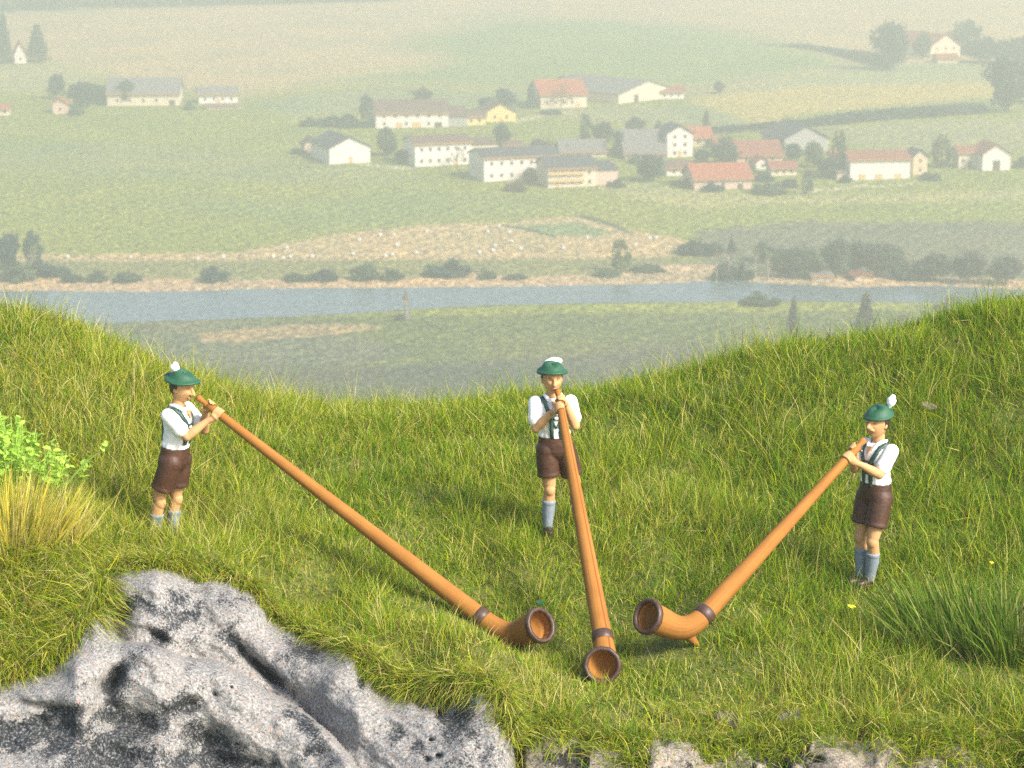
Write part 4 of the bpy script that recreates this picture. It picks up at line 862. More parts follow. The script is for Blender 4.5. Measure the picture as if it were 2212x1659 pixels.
TREES = [
 ('conifer','dark',10,137,32,46,'tall dark spruce at the photo edge, by the little white house'),('conifer','mid',82,134,56,66,'pointed green spruce with a broad skirt, on the far side of the little white house'),
 ('round','dark',122,214,154,50,'round dark tree at the outer end of the very long grey roofed barn'),('round','dark',178,232,176,76,'broad dark tree before the very long grey roofed barn, largest of the row'),('round','dark',214,226,182,40,'middle tree of the row before the very long grey roofed barn'),('round','mid',268,226,172,66,'lighter green tree of the row before the very long grey roofed barn'),
 ('bush','dark',166,248,226,36,'dark shrub beside the salmon coloured shed'),
 ('column','dark',792,276,206,38,'tall dark tree at the gable of the long pale barn'),('round','mid',838,336,272,62,'leafy tree between the white gabled house and the long white farmhouse'),('round','mid',912,222,190,60,'round tree rising behind the long pale barn roof'),
 ('round','mid',1086,322,266,46,'green tree behind the end of the long white farmhouse'),('round','dark',1092,238,190,54,'dark tree behind the yellow gable, taller of the two'),('round','dark',1052,240,206,46,'low dark tree behind the roof of the yellow walled wing'),
 ('conifer','dark',1148,234,180,34,'dark spruce at the corner of the upper farmhouse with faded red roof'),('round','dark',1212,190,164,34,'small dark tree behind the faded red roof'),('sparse','bare',1212,236,182,64,'bare brownish tree in front of the upper farmhouse with faded red roof'),
 ('sparse','bare',988,362,318,48,'rounded bare tree in front of the long white farmhouse wall'),('column','mid',1264,308,250,40,'upright green tree behind the village, first of the group of three'),('round','mid',1302,308,262,54,'lighter rounded tree in the group of three behind the village'),('column','dark',1334,338,284,36,'dark upright tree against the tall grey barn roof'),
 ('round','mid',1374,292,254,60,'spreading tree above the tall grey barn roof'),('round','mid',1424,290,262,26,'little tree above the ridge of the tall grey barn roof'),('conifer','mid',1525,276,238,24,'small pointed conifer above the red roofed house with tan wall'),
 ('round','dark',1404,392,330,70,'dark tree in front of the tall grey barn, beside the small white shed'),('round','mid',1566,356,296,74,'big leafy tree standing before the dull red roofed barn'),('column','light',1812,380,286,46,'pale green poplar between the dark gabled barn and the lone white barn'),('round','dark',1714,348,306,46,'dark tree at the end of the dull red roofed barn'),('round','light',1758,362,304,56,'pale round tree in front of the dark brown gabled barn'),('round','dark',1790,384,338,60,'dark tree at the foot of the pale green poplar'),
 ('column','light',2034,362,294,56,'broad flat topped light green tree between the lone white barn and the villa'),('bush','mid',1662,418,384,70,'leafy bush in the meadow below the bright red tiled barn'),('column','dark',1744,420,370,30,'slim dark tree at the meadow edge under the little cream cottage'),('bush','grey',1704,404,380,40,'greyish bush under the little cream cottage'),
 ('round','dark',1924,152,46,92,'big round blue green tree on the slope beside the hillside farmhouse'),('round','mid',2078,112,42,84,'light tree behind the hillside farmhouse'),('round','dark',2128,136,78,96,'dark tree beside the hillside farmhouse, first of the grove'),('round','dark',2192,138,80,90,'dark tree at the photo edge in the hillside grove'),('round','dark',2176,242,120,120,'largest dark tree at the photo edge below the hillside grove'),('round','mid',1990,128,72,44,'bluish tree at the wall of the hillside farmhouse'),
 ('round','mid',1554,202,176,36,'small lone tree on the slope near the big cream gabled barn'),('bush','bare',1116,412,386,52,'brownish bush at the gable corner of the biggest white farmhouse'),('round','grey',1146,400,362,36,'grey tree standing in front of the biggest white farmhouse'),('bush','dark',2206,362,330,34,'dark bush at the photo edge beyond the villa'),
 ('round','dark',18,584,502,66,'dark blue tree on the river bank at the photo edge'),('column','dark',74,582,500,50,'tall dark tree on the river bank, next to the one at the photo edge'),('bush','dark',112,594,562,72,'low dark bush under the two tall river bank trees'),('bush','mid',30,606,572,90,'wide bush at the photo edge on the river bank'),('bush','dark',156,608,584,48,'first small bush from the tall bank trees along the river'),('bush','mid',212,608,580,46,'pair mate of the small bush by the tall bank trees'),('bush','mid',274,608,582,60,'flat bush further along the bank, before the open stretch'),
 ('bush','dark',464,608,568,60,'lone dark bush on the open stretch of the sandy bank'),('bush','mid',642,606,586,60,'low bush at the start of the hedge on the sandy bank'),('bush','dark',698,606,576,66,'taller dark bush in the bank hedge'),('bush','mid',786,604,560,66,'highest bush of the bank hedge under the mown field'),('bush','mid',846,604,576,58,'last bush of the bank hedge before the rounded dark bush'),('bush','dark',968,595,560,104,'big rounded dark bush in the middle of the sandy bank'),('bush','mid',1052,602,580,42,'small bush beside the big rounded dark bush'),('bush','grey',1112,602,590,50,'tiny grey bush on the sandy bank beyond the small bush'),
 ('column','light',1340,588,520,52,'pale upright tree on the bank under the mown field'),('bush','mid',1312,596,582,60,'low bush at the foot of the pale upright bank tree'),('bush','mid',1400,586,566,70,'spread bush between the pale upright bank tree and the dark hedge'),
 ('bush','dark',1512,546,514,100,'dark rounded hedge at the edge of the mown field'),('conifer','dark',1580,546,514,26,'small conifer at the end of the dark rounded hedge'),
 ('bush','dark',1566,604,562,56,'dark thicket at the bend of the river bank'),('bush','dark',1606,604,566,48,'second thicket, behind the pale birch trunks'),('round','mid',1650,566,524,58,'mid green tree in the bank wood, above the birches'),('round','mid',1688,598,538,64,'dark tree by the water in the bank wood'),('round','mid',1742,600,530,96,'broad dark tree in the middle of the bank wood'),('round','mid',1804,598,516,86,'tallest tree of the bank wood'),('round','grey',1852,592,522,80,'greyish tree behind the tan hut'),('round','grey',1892,598,534,70,'dark tree beside the tan hut'),('round','mid',1934,600,538,74,'mid green tree of the bank wood beyond the tan hut'),('bush','dark',1966,604,562,70,'dark bush at the water edge under the bank wood'),('round','grey',2020,606,546,86,'grey tree thinning out at the end of the bank wood'),('round','grey',2092,612,542,92,'large greyish tree above the grassy ridge'),('round','grey',2172,614,552,90,'grey tree at the photo edge above the grassy ridge'),('bush','grey',1700,562,528,70,'grey green shrub on the field above the bank wood'),('bush','grey',1900,548,520,90,'faded shrub on the field edge above the bank wood'),
 ('round','dark',868,352,322,40,'dark tree between the long white farmhouse and the leafy tree before it'),('bush','grey',1170,318,296,52,'greyish shrub behind the roof of the biggest white farmhouse'),('bush','dark',1000,262,244,36,'dark shrub at the outer corner of the low yellow wing'),('bush','mid',1380,352,330,44,'green shrub under the eaves of the tall grey barn'),('round','dark',1680,330,300,40,'dark tree behind the ridge of the dull red roofed barn'),('bush','dark',1540,412,392,50,'dark bush at the wall of the bright red tiled barn'),('round','dark',1516,352,322,44,'dark tree beside the tall narrow white house'),('bush','mid',2010,388,366,46,'green bush under the cream gabled wing of the lone white barn'),('bush','dark',1480,402,384,54,'dark shrubs in front of the small white shed'),('round','mid',236,214,180,46,'green tree at the wall of the very long grey roofed barn, closest to its end'),('bush','mid',1190,246,232,48,'shrub at the foot of the bare brownish tree'),('bush','mid',410,236,220,30,'small bush between the very long barn and the white house with pink terrace'),
 ('round','mid',1618,376,346,40,'green tree beside the tiny white cottage in the village middle'),('bush','dark',1648,390,372,50,'dark bush between the tiny white cottage and the red tiled barn'),('round','dark',1586,334,306,34,'dark tree behind the small brown roofed shed'),('bush','mid',1332,404,384,40,'green bush at the outer end of the cream balcony house'),('round','mid',1226,336,312,36,'rounded tree at the end of the low grey roofed barn'),('bush','dark',1826,394,376,34,'dark bush at the low side of the lone white barn'),('round','dark',1160,330,304,40,'dark tree over the roof of the biggest white farmhouse'),
 ('bush','mid',1642,657,630,84,'low bush on the near side of the river'),('conifer','grey',1712,770,646,52,'grey conifer just beyond the grassy ridge, slimmer of the two'),('conifer','grey',1868,752,636,76,'broad grey conifer just beyond the grassy ridge'),('bush','grey',2060,700,618,90,'pale grey bush rising behind the grassy ridge'),('bush','grey',1960,712,672,70,'thin grey bush between the broad conifer and the pale grey bush'),
]
for r_ in TREES:
    kd = r_[0]; nm = {'conifer': 'conifer', 'bush': 'bush'}.get(kd, 'tree')
    tree(*r_, name=nm, cat='bush' if kd == 'bush' else 'tree')
BIRCH = [(1548, 614, 534, 'first pale birch trunk by the thicket at the river bend'), (1574, 606, 540, 'second pale birch, between the two thickets'), (1632, 608, 530, 'tallest of the pale birches on the river bank'), (1660, 604, 545, 'slender birch next to the dark tree by the water'), (2012, 606, 540, 'birch at the thin end of the bank wood'), (2040, 608, 556, 'outer birch beyond the bank wood')]
for u, vb, vt, lab in BIRCH: tree('sparse', 'bare', u, vb, vt, 26, lab, 'birch_tree', 'tree', 'birch')
# hedge by the long barn
for u, vb, vt, w, lab in ((668, 272, 252, 44, 'thin tip of the dark hedge beside the long pale barn'), (708, 272, 244, 60, 'middle of the dark hedge beside the long pale barn'), (752, 274, 242, 60, 'thick end of the dark hedge, against the tall dark tree')):
    tree('bush', 'dark', u, vb, vt, w, lab, 'hedge', 'hedge')
for u, vb, vt, w, lab in ((646, 332, 318, 34, 'dark bush at the foot of the tiny pale gabled cottage'), (690, 334, 316, 36, 'dark bush between the tiny cottage and the white gabled house')):
    tree('bush', 'dark', u, vb, vt, w, lab, 'bush', 'bush')
def hedge_or_shadow_row(label, line, hpx, tone):
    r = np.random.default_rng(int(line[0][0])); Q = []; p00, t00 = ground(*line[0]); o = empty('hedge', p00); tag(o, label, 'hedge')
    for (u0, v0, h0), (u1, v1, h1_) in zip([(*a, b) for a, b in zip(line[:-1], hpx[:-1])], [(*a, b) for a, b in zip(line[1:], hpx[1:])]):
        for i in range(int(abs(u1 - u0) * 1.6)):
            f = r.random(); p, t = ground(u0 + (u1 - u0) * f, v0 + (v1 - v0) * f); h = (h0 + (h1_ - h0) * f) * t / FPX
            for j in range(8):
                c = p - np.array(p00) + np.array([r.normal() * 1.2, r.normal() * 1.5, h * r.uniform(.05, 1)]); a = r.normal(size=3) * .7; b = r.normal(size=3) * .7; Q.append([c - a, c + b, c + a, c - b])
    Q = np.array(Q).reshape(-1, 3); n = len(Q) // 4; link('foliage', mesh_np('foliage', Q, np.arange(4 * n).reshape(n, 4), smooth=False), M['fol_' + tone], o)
hedge_or_shadow_row('dark foliage strip in place of a tree shadow, ending at the largest dark tree', [(1500, 288), (1640, 278), (1720, 274), (1800, 268), (1900, 258), (2000, 252), (2120, 243)], [3, 6, 9, 16, 18, 18, 16], 'dark')  # no real hedge: low foliage added to draw a long tree shadow
hedge_or_shadow_row('dark foliage strip in place of the shadow of the big round blue green tree', [(1715, 101), (1780, 110), (1850, 128), (1920, 148)], [3, 5, 16, 30], 'dark')  # dark foliage put in where the round tree casts its shadow
hedge_or_shadow_row('dark hedge line behind the hillside farmhouse grove', [(2080, 118), (2130, 122), (2215, 128)], [22, 30, 32], 'dark')
# wood along the upper picture edge, too far to tell the trees apart
r = np.random.default_rng(5); Q = []
for i in range(420):
    f = r.random(); p, t = ground(-60 + f * 900, 8 + r.uniform(0, 20) * (1 - f) - 6 * f)
    hgt = r.uniform(6, 11)
    for j in range(14):
        d = r.normal(size=3); d /= np.linalg.norm(d); c = p + np.array([d[0] * 3, d[1] * 3, hgt * .5 + d[2] * hgt * .5]); a = r.normal(size=3) * 1.1; b = r.normal(size=3) * 1.1
        Q.append([c - a, c + b, c + a, c - b])
Q = np.array(Q).reshape(-1, 3); n = len(Q) // 4
tag(link('distant_wood', mesh_np('distant_wood', Q, np.arange(4 * n).reshape(n, 4), smooth=False), M['fol_mid']), kind='stuff')

# ------------------------------------------------------------------ wrapped bales on the mown field
M['bale'] = painted('white_bale_wrap', (.52, .50, .45), .45, .05, 2, .3); M['bale_end'] = painted('bale_wrap_end', (.74, .74, .71), .5, .08, 3, .3)
m = MB().lathe([(.02, -.6), (.55, -.6), (.64, -.52), (.66, -.3), (.64, 0), (.66, .3), (.64, .52), (.55, .6), (.02, .6)], Matrix.Scale(.82, 4) @ Matrix.Rotation(math.pi / 2, 4, 'X'), 16); bale_me = m.mesh('bale', True); bale_me.materials.append(M['bale'])
BALES = [(776,518),(821,508),(850,507),(857,530),(921,500),(899,546),(847,550),(832,553),(762,549),(1053,500),(1078,489),(1100,502),(1105,522),(1069,531),(1064,541),(1035,545),(1124,537),(1216,535),(1268,513),(1371,530),(1416,513),(1402,515),(619,535),(590,555),(626,555),(612,558),(674,553),(427,560),(282,555),(146,555),(483,556)]
BL = {1: 'first white bale of the close pair under the green field edge', 2: 'second white bale of the close pair under the green field edge', 3: 'white bale alone straight below the close pair', 5: 'white bale just above the big rounded dark bush', 6: 'upper of two touching bales above the last bush of the bank hedge', 7: 'lower of two touching bales above the last bush of the bank hedge',
 8: 'white bale straight above the highest bush of the bank hedge', 12: 'white bale below the one close under the ditch line', 13: 'upper of two white bales lying one behind the other in mid field', 14: 'lower of two white bales lying one behind the other in mid field', 15: 'white bale low in mid field above the small bush', 20: 'upper of two touching bales where the mown field ends', 21: 'lower of two touching bales where the mown field ends',
 22: 'highest of the four bales clustered where the mown strip widens', 23: 'outermost of the four bales clustered where the mown strip widens', 24: 'inner bale of the four clustered where the mown strip widens', 25: 'lowest of the four bales clustered where the mown strip widens', 26: 'white bale between the cluster of four and the bank hedge', 29: 'white bale by itself on the mown strip, above the two tall river bank trees', 28: 'white bale by itself on the mown strip, above the flat bush', 27: 'white bale above the lone dark bush on the open bank', 30: 'white bale just beyond the lone dark bush', 0: 'white bale at the upper edge of the mown field, before the pair', 4: 'white bale near the green field edge between the pair and the ditch', 10: 'white bale at the start of the dark ditch line', 9: 'white bale in the open field just before the ditch line', 11: 'white bale close under the ditch line', 18: 'white bale at the tip of the green patch in the mown field', 17: 'white bale low in the field above the pale upright bank tree', 19: 'white bale right above the pale upright bank tree', 16: 'white bale lying between the green patch and the bank hedge'}
for i, (u, v) in enumerate(BALES):
    p, t = ground(u, v + 3); o = link('hay_bale', bale_me, None, None, (p[0], p[1], p[2] + .48)); o.rotation_euler = (0, 0, random.uniform(0, 3.1))
    tag(o, BL.get(i, 'round white wrapped bale among others on the tan mown field'), 'bale', 'white bales on the mown field')

# ------------------------------------------------------------------ wayside column by the river
p, t = ground(877, 688); k = t / FPX
o = empty('wayside_column', p); tag(o, 'lone weathered wayside column on the meadow beside the river', 'column')
M['shrine'] = painted('weathered_stone', (.20, .185, .155), .85, .2, 1.2, .3)
MB().box(-.9, .9, -.8, .8, -.4, 1.2).obj('plinth', M['shrine'], o)
MB().tube([(0, 0, 1.2), (0, 0, 3.4)], [.6, .45], 10, 'flat').obj('shaft', M['shrine'], o)
MB().box(-.7, .7, -.65, .65, 3.4, 5.0).obj('niche', M['shrine'], o)
MB().lathe([(.95, 5.0), (.75, 5.3), (.3, 6.3), (.05, 7.3)], None, 8).obj('cap', M['roof_brown'], o)
tree('bush', 'grey', 864, 692, 672, 22, 'scrubby bush at the foot of the lone wayside column', 'bush', 'bush')

# ------------------------------------------------------------------ alphorns
def bez(p0, p1, p2, p3, n):
    out = []
    for i in range(n + 1):
        t = i / n; out.append(p0 * (1 - t)**3 + p1 * 3 * t * (1 - t)**2 + p2 * 3 * t * t * (1 - t) + p3 * t**3)
    return out
def alphorn(label, mouth, ring, bell, axis, rbell=.165, foot=None, seam=0.):
    """mouth, ring, bell: world points; axis: direction the bell opens to"""
    mouth, ring, bell = Vector(mouth), Vector(ring), Vector(bell); ax = Vector(axis).normalized(); d = (ring - mouth).normalized(); L = (ring - mouth).length
    base = Vector((bell.x, bell.y, float(hill(bell.x, bell.y)))); o = empty('alphorn', base); tag(o, label, 'alphorn', 'alphorns resting on the grass')
    tolocal = lambda P: [p - base for p in P]
    straight = [mouth + d * (L * i / 40) for i in range(1, 41)]
    c = (bell - ring).length; curve = bez(ring, ring + d * c * .62, bell - ax * c * .50, bell, 22)
    pts = straight + curve[1:]; n = len(pts)
    rad = [.040 + (.092 - .040) * (i / 39)**1.05 for i in range(40)] + [.092 + (rbell - .016 - .092) * (i / 22)**1.05 for i in range(1, 23)]
    # tube outside and inside walls, so that the bell is hollow
    def shell(P, R, name, thick, mat, flip=False):
        T = [(P[min(i + 1, len(P) - 1)] - P[max(i - 1, 0)]).normalized() for i in range(len(P))]; X = T[0].cross(Vector((0, 0, 1))).normalized(); V = []; A = []; B = []; K = 28
        Q = Matrix.Rotation(seam, 3, T[0]); X = Q @ X; s = 0
        frames = []
        for i, p in enumerate(P):
            X = (X - T[i] * X.dot(T[i])).normalized(); Y = T[i].cross(X); s += (p - P[i - 1]).length if i else 0; frames.append((p, X.copy(), Y, s))
        rows = [(f, r) for f, r in zip(frames, R)] + [(f, max(r - thick, .012)) for f, r in list(zip(frames, R))[::-1] if True]
        for (p, Xx, Yy, s_), r in rows:
            for k in range(K + 1):
                a = 2 * math.pi * k / K; V.append(p + (Xx * math.cos(a) + Yy * math.sin(a)) * r); A.append(s_); B.append(k / K)
        F = [(i * (K + 1) + k, i * (K + 1) + k + 1, (i + 1) * (K + 1) + k + 1, (i + 1) * (K + 1) + k) for i in range(len(rows) - 1) for k in range(K)]
        F += [((len(rows) - 1) * (K + 1) + k, (len(rows) - 1) * (K + 1) + k + 1, k + 1, k) for k in range(K)]
        me = mesh_np(name, np.array([tuple(v - base) for v in V]), np.array(F)[:, ::-1], smooth=True, attrs={'along': A, 'around': B}); return link(name, me, mat, o), frames
    body, fr = shell(pts, rad, 'tube', .016, M['horn'])
    # dark rim of the bell: a thick rolled ring
    def ring_at(i, r, w, h, name, slices=None):
        p, Xx, Yy, _ = fr[i]; T = Xx.cross(Yy)
        Mx = Matrix((Xx, Yy, T)).transposed().to_4x4(); Mx.translation = p - base; K = 36
        prof = [(r - h * .35, -w * .5), (r + h * .45, -w * .42), (r + h * .65, 0), (r + h * .45, w * .42), (r + h * .05, w * .58), (r - h * .75, w * .45), (r - h * .95, 0), (r - h * .6, -w * .5)]
        V = []; q = len(prof); wob = lambda k: 1 + .012 * math.sin(k * 2.1) + .01 * math.sin(k * 4.7)
        for pr, pz in prof:
            for k in range(K): a = 2 * math.pi * k / K; V.append(Mx @ Vector((pr * math.cos(a) * wob(k), pr * math.sin(a) * wob(k), pz)))
        F = [(i_ * K + k, i_ * K + (k + 1) % K, ((i_ + 1) % q) * K + (k + 1) % K, ((i_ + 1) % q) * K + k) for i_ in range(q) for k in range(K)]
        me = bpy.data.meshes.new(name); me.from_pydata([tuple(v) for v in V], [], F); me.update(); me.polygons.foreach_set('use_smooth', np.full(len(F), True)); return link(name, me, M['binding'], o)
    ring_at(n - 1, rbell - .010, .060, .029, 'bell_rim')
    # plug deep in the bell, where the painted mouth closes
    j = n - 3; p, Xx, Yy, _ = fr[j]; T = Xx.cross(Yy); Mx = Matrix((Xx, Yy, T)).transposed().to_4x4(); Mx.translation = p - base
    rr_ = rad[j] - .012; MB().lathe([(.01, -.12), (rr_ * .45, -.09), (rr_ * .8, -.045), (rr_ * 1.02, .01), (rr_ * 1.02, -.03), (.01, -.16)], Mx, 24).obj('bell_floor', M['horn'], o, True)
    # dark binding at the joint
    p, Xx, Yy, _ = fr[39]; m = MB(); T = Xx.cross(Yy)
    m.tube(tolocal([p - T * .052, p - T * .045, p + T * .045, p + T * .052]), [.090, .099, .1005, .092], 24, 'flat').obj('binding', M['binding'], o, True)
    # mouthpiece
    m = MB(); m.tube(tolocal([mouth - d * .045, mouth - d * .02, mouth + d * .03, mouth + d * .06, mouth + d * L / 40 * 1.02]), [.034, .036, .024, .030, .040], 14, 'flat').obj('mouthpiece', M['horn'], o, True)
    # little foot under the bend
    if foot is not None:
        f = Vector(foot); up = Vector(fr[47][0]); m = MB(); m.tube(tolocal([up * .75 + f * .25, up * .35 + f * .65, f]), [.075, .045, .028], 10, 'round').obj('foot', M['horn'], o, True)
    return o, d

# ------------------------------------------------------------------ the three players
def player(label, feet, rz, horn_mouth_w, horn_dir_w, legs, lean=0., head_yaw=0., head_pitch=0., hat='brim', sway=0., hscale=1.0, h1=.115, h2=.265, feather='back', moustache=False, elbow_out=.30, near_first=True):
    o = empty('person', feet, rz); tag(o, label, 'person', 'alphorn players in hats and leather shorts')
    Mi = (Matrix.Translation(Vector(feet)) @ Matrix.Rotation(rz, 4, 'Z')).inverted(); hm_ = Mi @ Vector(horn_mouth_w); hd = (Mi.to_3x3() @ Vector(horn_dir_w)).normalized()
    def B(x, y, z): return Vector((x + sway * max(0, z - .1), y - lean * z, z))          # body point with the lean of the pose
    sk = MB()
    # legs: hip, knee, ankle per side from the pose
    hips = [B(-.095, .0, .90), B(.095, .0, .90)]; J = []
    for s in (0, 1):
        kx, ky, fx, fy = legs[s]; ank = Vector((fx, fy, .085)); kn = Vector((kx, ky, .475)); J.append((hips[s], kn, ank))
        sk.tube([hips[s], hips[s] * .5 + kn * .5, kn + Vector((0, 0, .06))], [.080, .082, .064], 14); sk.ball(kn + Vector((0, -.012, .01)), (.060, .062, .075))
        cf = kn * .62 + ank * .38 + Vector((0, .022, 0)); sk.tube([kn, cf, kn * .25 + ank * .75 + Vector((0, .006, 0)), ank], [.058, .066, .048, .042], 12)
        sk.ball(ank + Vector((0, -.06, -.035)), (.042, .10, .036))
    sk.ball(B(0, .012, .95), (.125, .085, .11)); sk.ball(B(0, .01, 1.10), (.115, .078, .16)); sk.ball(B(0, .01, 1.28), (.140, .078, .15)); sk.ball(B(0, .014, 1.395), (.165, .060, .048))
    neck = B(0, .012, 1.43); hc = B(0, -.022, 1.650); Rh = Matrix.Rotation(head_yaw, 3, 'Z') @ Matrix.Rotation(head_pitch, 3, 'X')
    sk.tube([neck, neck * .45 + hc * .55 + Vector((0, .018, -.03))], [.066, .060], 14)
    # head with brow, sockets, nose, lips, chin and ears
    def face(d, p):
        p = p.copy(); f = max(0., -d.y)
        if d.z < 0: p.x *= 1 - .30 * (-d.z)**1.3 * (.5 + .5 * f); p.y *= 1 - .10 * (-d.z) * (1 - f)
        if d.z > .55: p.z -= (d.z - .55) * .050
        gs = lambda x, z, sx, sz: math.exp(-((d.x - x) / sx)**2 - ((d.z - z) / sz)**2) * (f > .2)
        p.y -= .012 * gs(0, .22, .55, .12)
        for s in (-1, 1): p.y += .020 * gs(.36 * s, .04, .19, .10); p.y -= .008 * gs(.48 * s, -.22, .2, .16)
        p.y -= .010 * gs(0, -.50, .30, .10); p.y -= .016 * gs(0, -.84, .30, .14); p.y += .008 * gs(0, -.66, .35, .06)
        return p
    hb = lambda x, y, z: hc + Rh @ Vector((x, y, z))
    sk.ball(hc, (.101, .117, .152), Rh, 40, 28, face)
    sk.tube([hb(0, -.112, .018), hb(0, -.132, -.014), hb(0, -.144, -.036)], [.012, .016, .021], 10); sk.ball(hb(.018, -.124, -.040), .013); sk.ball(hb(-.018, -.124, -.040), .013)
    for s in (-1, 1): sk.ball(hb(.097 * s, .012, -.015), (.014, .026, .036), Rh)
    if moustache: sk.tube([hb(-.045, -.108, -.068), hb(-.018, -.122, -.058), hb(.018, -.122, -.058), hb(.045, -.108, -.068)], [.008, .015, .015, .008], 8)
    # arms with two-bone reach to the horn
    ctr = [hm_ + hd * h1, hm_ + hd * h2]; order = (1, 0) if near_first else (0, 1); arms = []
    side = hd.cross(Vector((0, 0, 1))).normalized(); upv = side.cross(hd).normalized()
    if side.x < 0: side = -side; 
    for s in (0, 1):
        sx = -1 if s == 0 else 1; c = ctr[order[s]]; rt = .040
        wdir = (side * sx * .72 - upv * .70).normalized()                      # the hand comes to the tube from outside and below
        hand_up = upv; sh = B(.180 * sx, .012, 1.395); palm = c + wdir * (rt + .022); wrist = palm + (wdir * .052 - hd * .035 - upv * .022)
        la, lb = .275, .245; dv = wrist - sh; D = min(dv.length, la + lb - .005); dn = dv.normalized()
        x = (la * la - lb * lb + D * D) / (2 * D); hgt = math.sqrt(max(la * la - x * x, 1e-5))
        pole = Vector((sx * elbow_out, .10, -1.)); pole = (pole - dn * pole.dot(dn)).normalized(); el = sh + dn * x + pole * hgt
        arms.append((sh, el, wrist))
        sk.tube([sh, sh * .45 + el * .55, el], [.064, .057, .046], 12); sk.ball(el, .047); sk.tube([el, el * .65 + wrist * .35, wrist], [.045, .049, .032], 12)
        sk.tube([wrist, palm], [.031, .038], 10)
        perp = hd.cross(wdir).normalized(); 
        if perp.dot(upv) < 0: perp = -perp                                      # direction round the tube, over the top
        pr = Matrix((hd, perp, wdir)).transposed(); sk.ball(palm + perp * .010, (.046, .042, .024), pr)
        for f in range(4):
            off = hd * (.034 - .0225 * f); ln = (1.0, 1.08, 1.0, .82)[f]; P = []; rf = rt + .0135
            for q_ in range(6):
                a = (.35 + 2.3 * ln * q_ / 5); P.append(c + off + (wdir * math.cos(a) + perp * math.sin(a)) * rf)
            sk.tube(P, [.0125, .0128, .0122, .0118, .0110, .0100], 8)
        P = [c - hd * .034 + (wdir * math.cos(a) - perp * math.sin(a)) * (rt + .015) for a in (.25, .65, 1.05, 1.4)]
        sk.tube([palm - hd * .03, P[0], P[1] - hd * .006, P[2] - hd * .008, P[3] - hd * .006], [.018, .0165, .0145, .0135, .0115], 8)
    body = link('body', fused(sk, 'body', .0068, 2, .4), M['skin'], o)
    # shirt with turned-up sleeves and open collar
    sh = MB(); sh.tube([B(0, .012, 1.005), B(0, .008, 1.12), B(0, .004, 1.25), B(0, .006, 1.33)], [.148, .146, .156, .155], 30, 'flat')
    body_pts = sh.v; sh.v = [tuple(Vector((v[0], B(0, 0, v[2]).y + (v[1] - B(0, 0, v[2]).y) * .80, v[2]))) for v in body_pts]
    sh.ball(B(0, .002, 1.30), (.174, .136, .165), None, 20, 14); sh.ball(B(0, .006, 1.14), (.152, .130, .14), None, 20, 12); sh.ball(B(0, .014, 1.395), (.182, .086, .064), None, 18, 12); sh.ball(B(0, .03, 1.43), (.105, .07, .045), None, 16, 10)
    core = MB(); core.v = list(sh.v); core.f = list(sh.f)
    for s_, e_, w_ in arms:
        k_ = s_ * .30 + e_ * .70; sh.tube([s_, s_ * .65 + e_ * .35, k_], [.073, .074, .072], 16); d_ = (e_ - s_).normalized(); sh.tube([k_ - d_ * .035, k_ + d_ * .012], [.0785, .0775], 16, 'flat')
    k_ = len(sh.v); sh.tube([B(0, .012, 1.012), B(0, .012, 1.07)], [.158, .154], 30, 'flat'); sh.v = sh.v[:k_] + [tuple(Vector((v[0], B(0, 0, v[2]).y + (v[1] - B(0, 0, v[2]).y) * .82, v[2]))) for v in sh.v[k_:]]
    # folds: bulging cloth above the waistband
    for q_ in range(14):
        a = q_ * .4488; sh.ball(B(.125 * math.cos(a), .012 + .095 * math.sin(a), 1.072 + .010 * math.sin(3 * a)), (.045, .038, .05), None, 10, 8)
    shirt = link('shirt', fused(sh, 'shirt', .0085, 3), M['shirt'], o); trunk_me = fused(core, 'core', .010, 3)
    # open neck: two collar flaps
    for sx in (-1, 1):
        m = MB(); m.tube([B(.070 * sx, .055, 1.475), B(.082 * sx, .0, 1.478), B(.066 * sx, -.060, 1.455), B(.028 * sx, -.105, 1.395)], [.014, .020, .022, .010], 8); m.obj('collar', M['shirt'], shirt, True)
    m = MB(); m.add([B(-.034, -.112, 1.43), B(.034, -.112, 1.43), B(.0, -.143, 1.345), B(-.030, -.080, 1.42), B(.030, -.080, 1.42), B(0, -.10, 1.34)], [(0, 2, 1), (3, 4, 5), (0, 1, 4, 3), (1, 2, 5, 4), (2, 0, 3, 5)]); m.obj('open_neck', M['skin'], shirt)
    # shorts
    so = MB(); so.tube([B(0, .01, 1.060), B(0, .012, .97), B(0, .014, .90)], [.166, .174, .172], 30, 'flat'); so.v = [tuple(Vector((v[0], B(0, 0, v[2]).y + .012 + (v[1] - B(0, 0, v[2]).y - .012) * .78, v[2]))) for v in so.v]
    so.ball(B(0, .022, .925), (.178, .142, .15), None, 20, 14)
    for hp, kn, an in J:
        e = hp * .30 + kn * .70 + Vector((0, 0, .03)); so.ball(hp + Vector((0, .008, .0)), (.108, .125, .12), None, 16, 12); so.tube([hp + Vector((0, 0, .0)), hp * .6 + e * .4, e], [.108, .114, .111], 28, 'flat'); d_ = (e - hp).normalized(); so.tube([e - d_ * .03, e + d_ * .004], [.1165, .1150], 28, 'flat')
    shorts = link('shorts', fused(so, 'shorts', .0085, 3), M['shorts'], o)
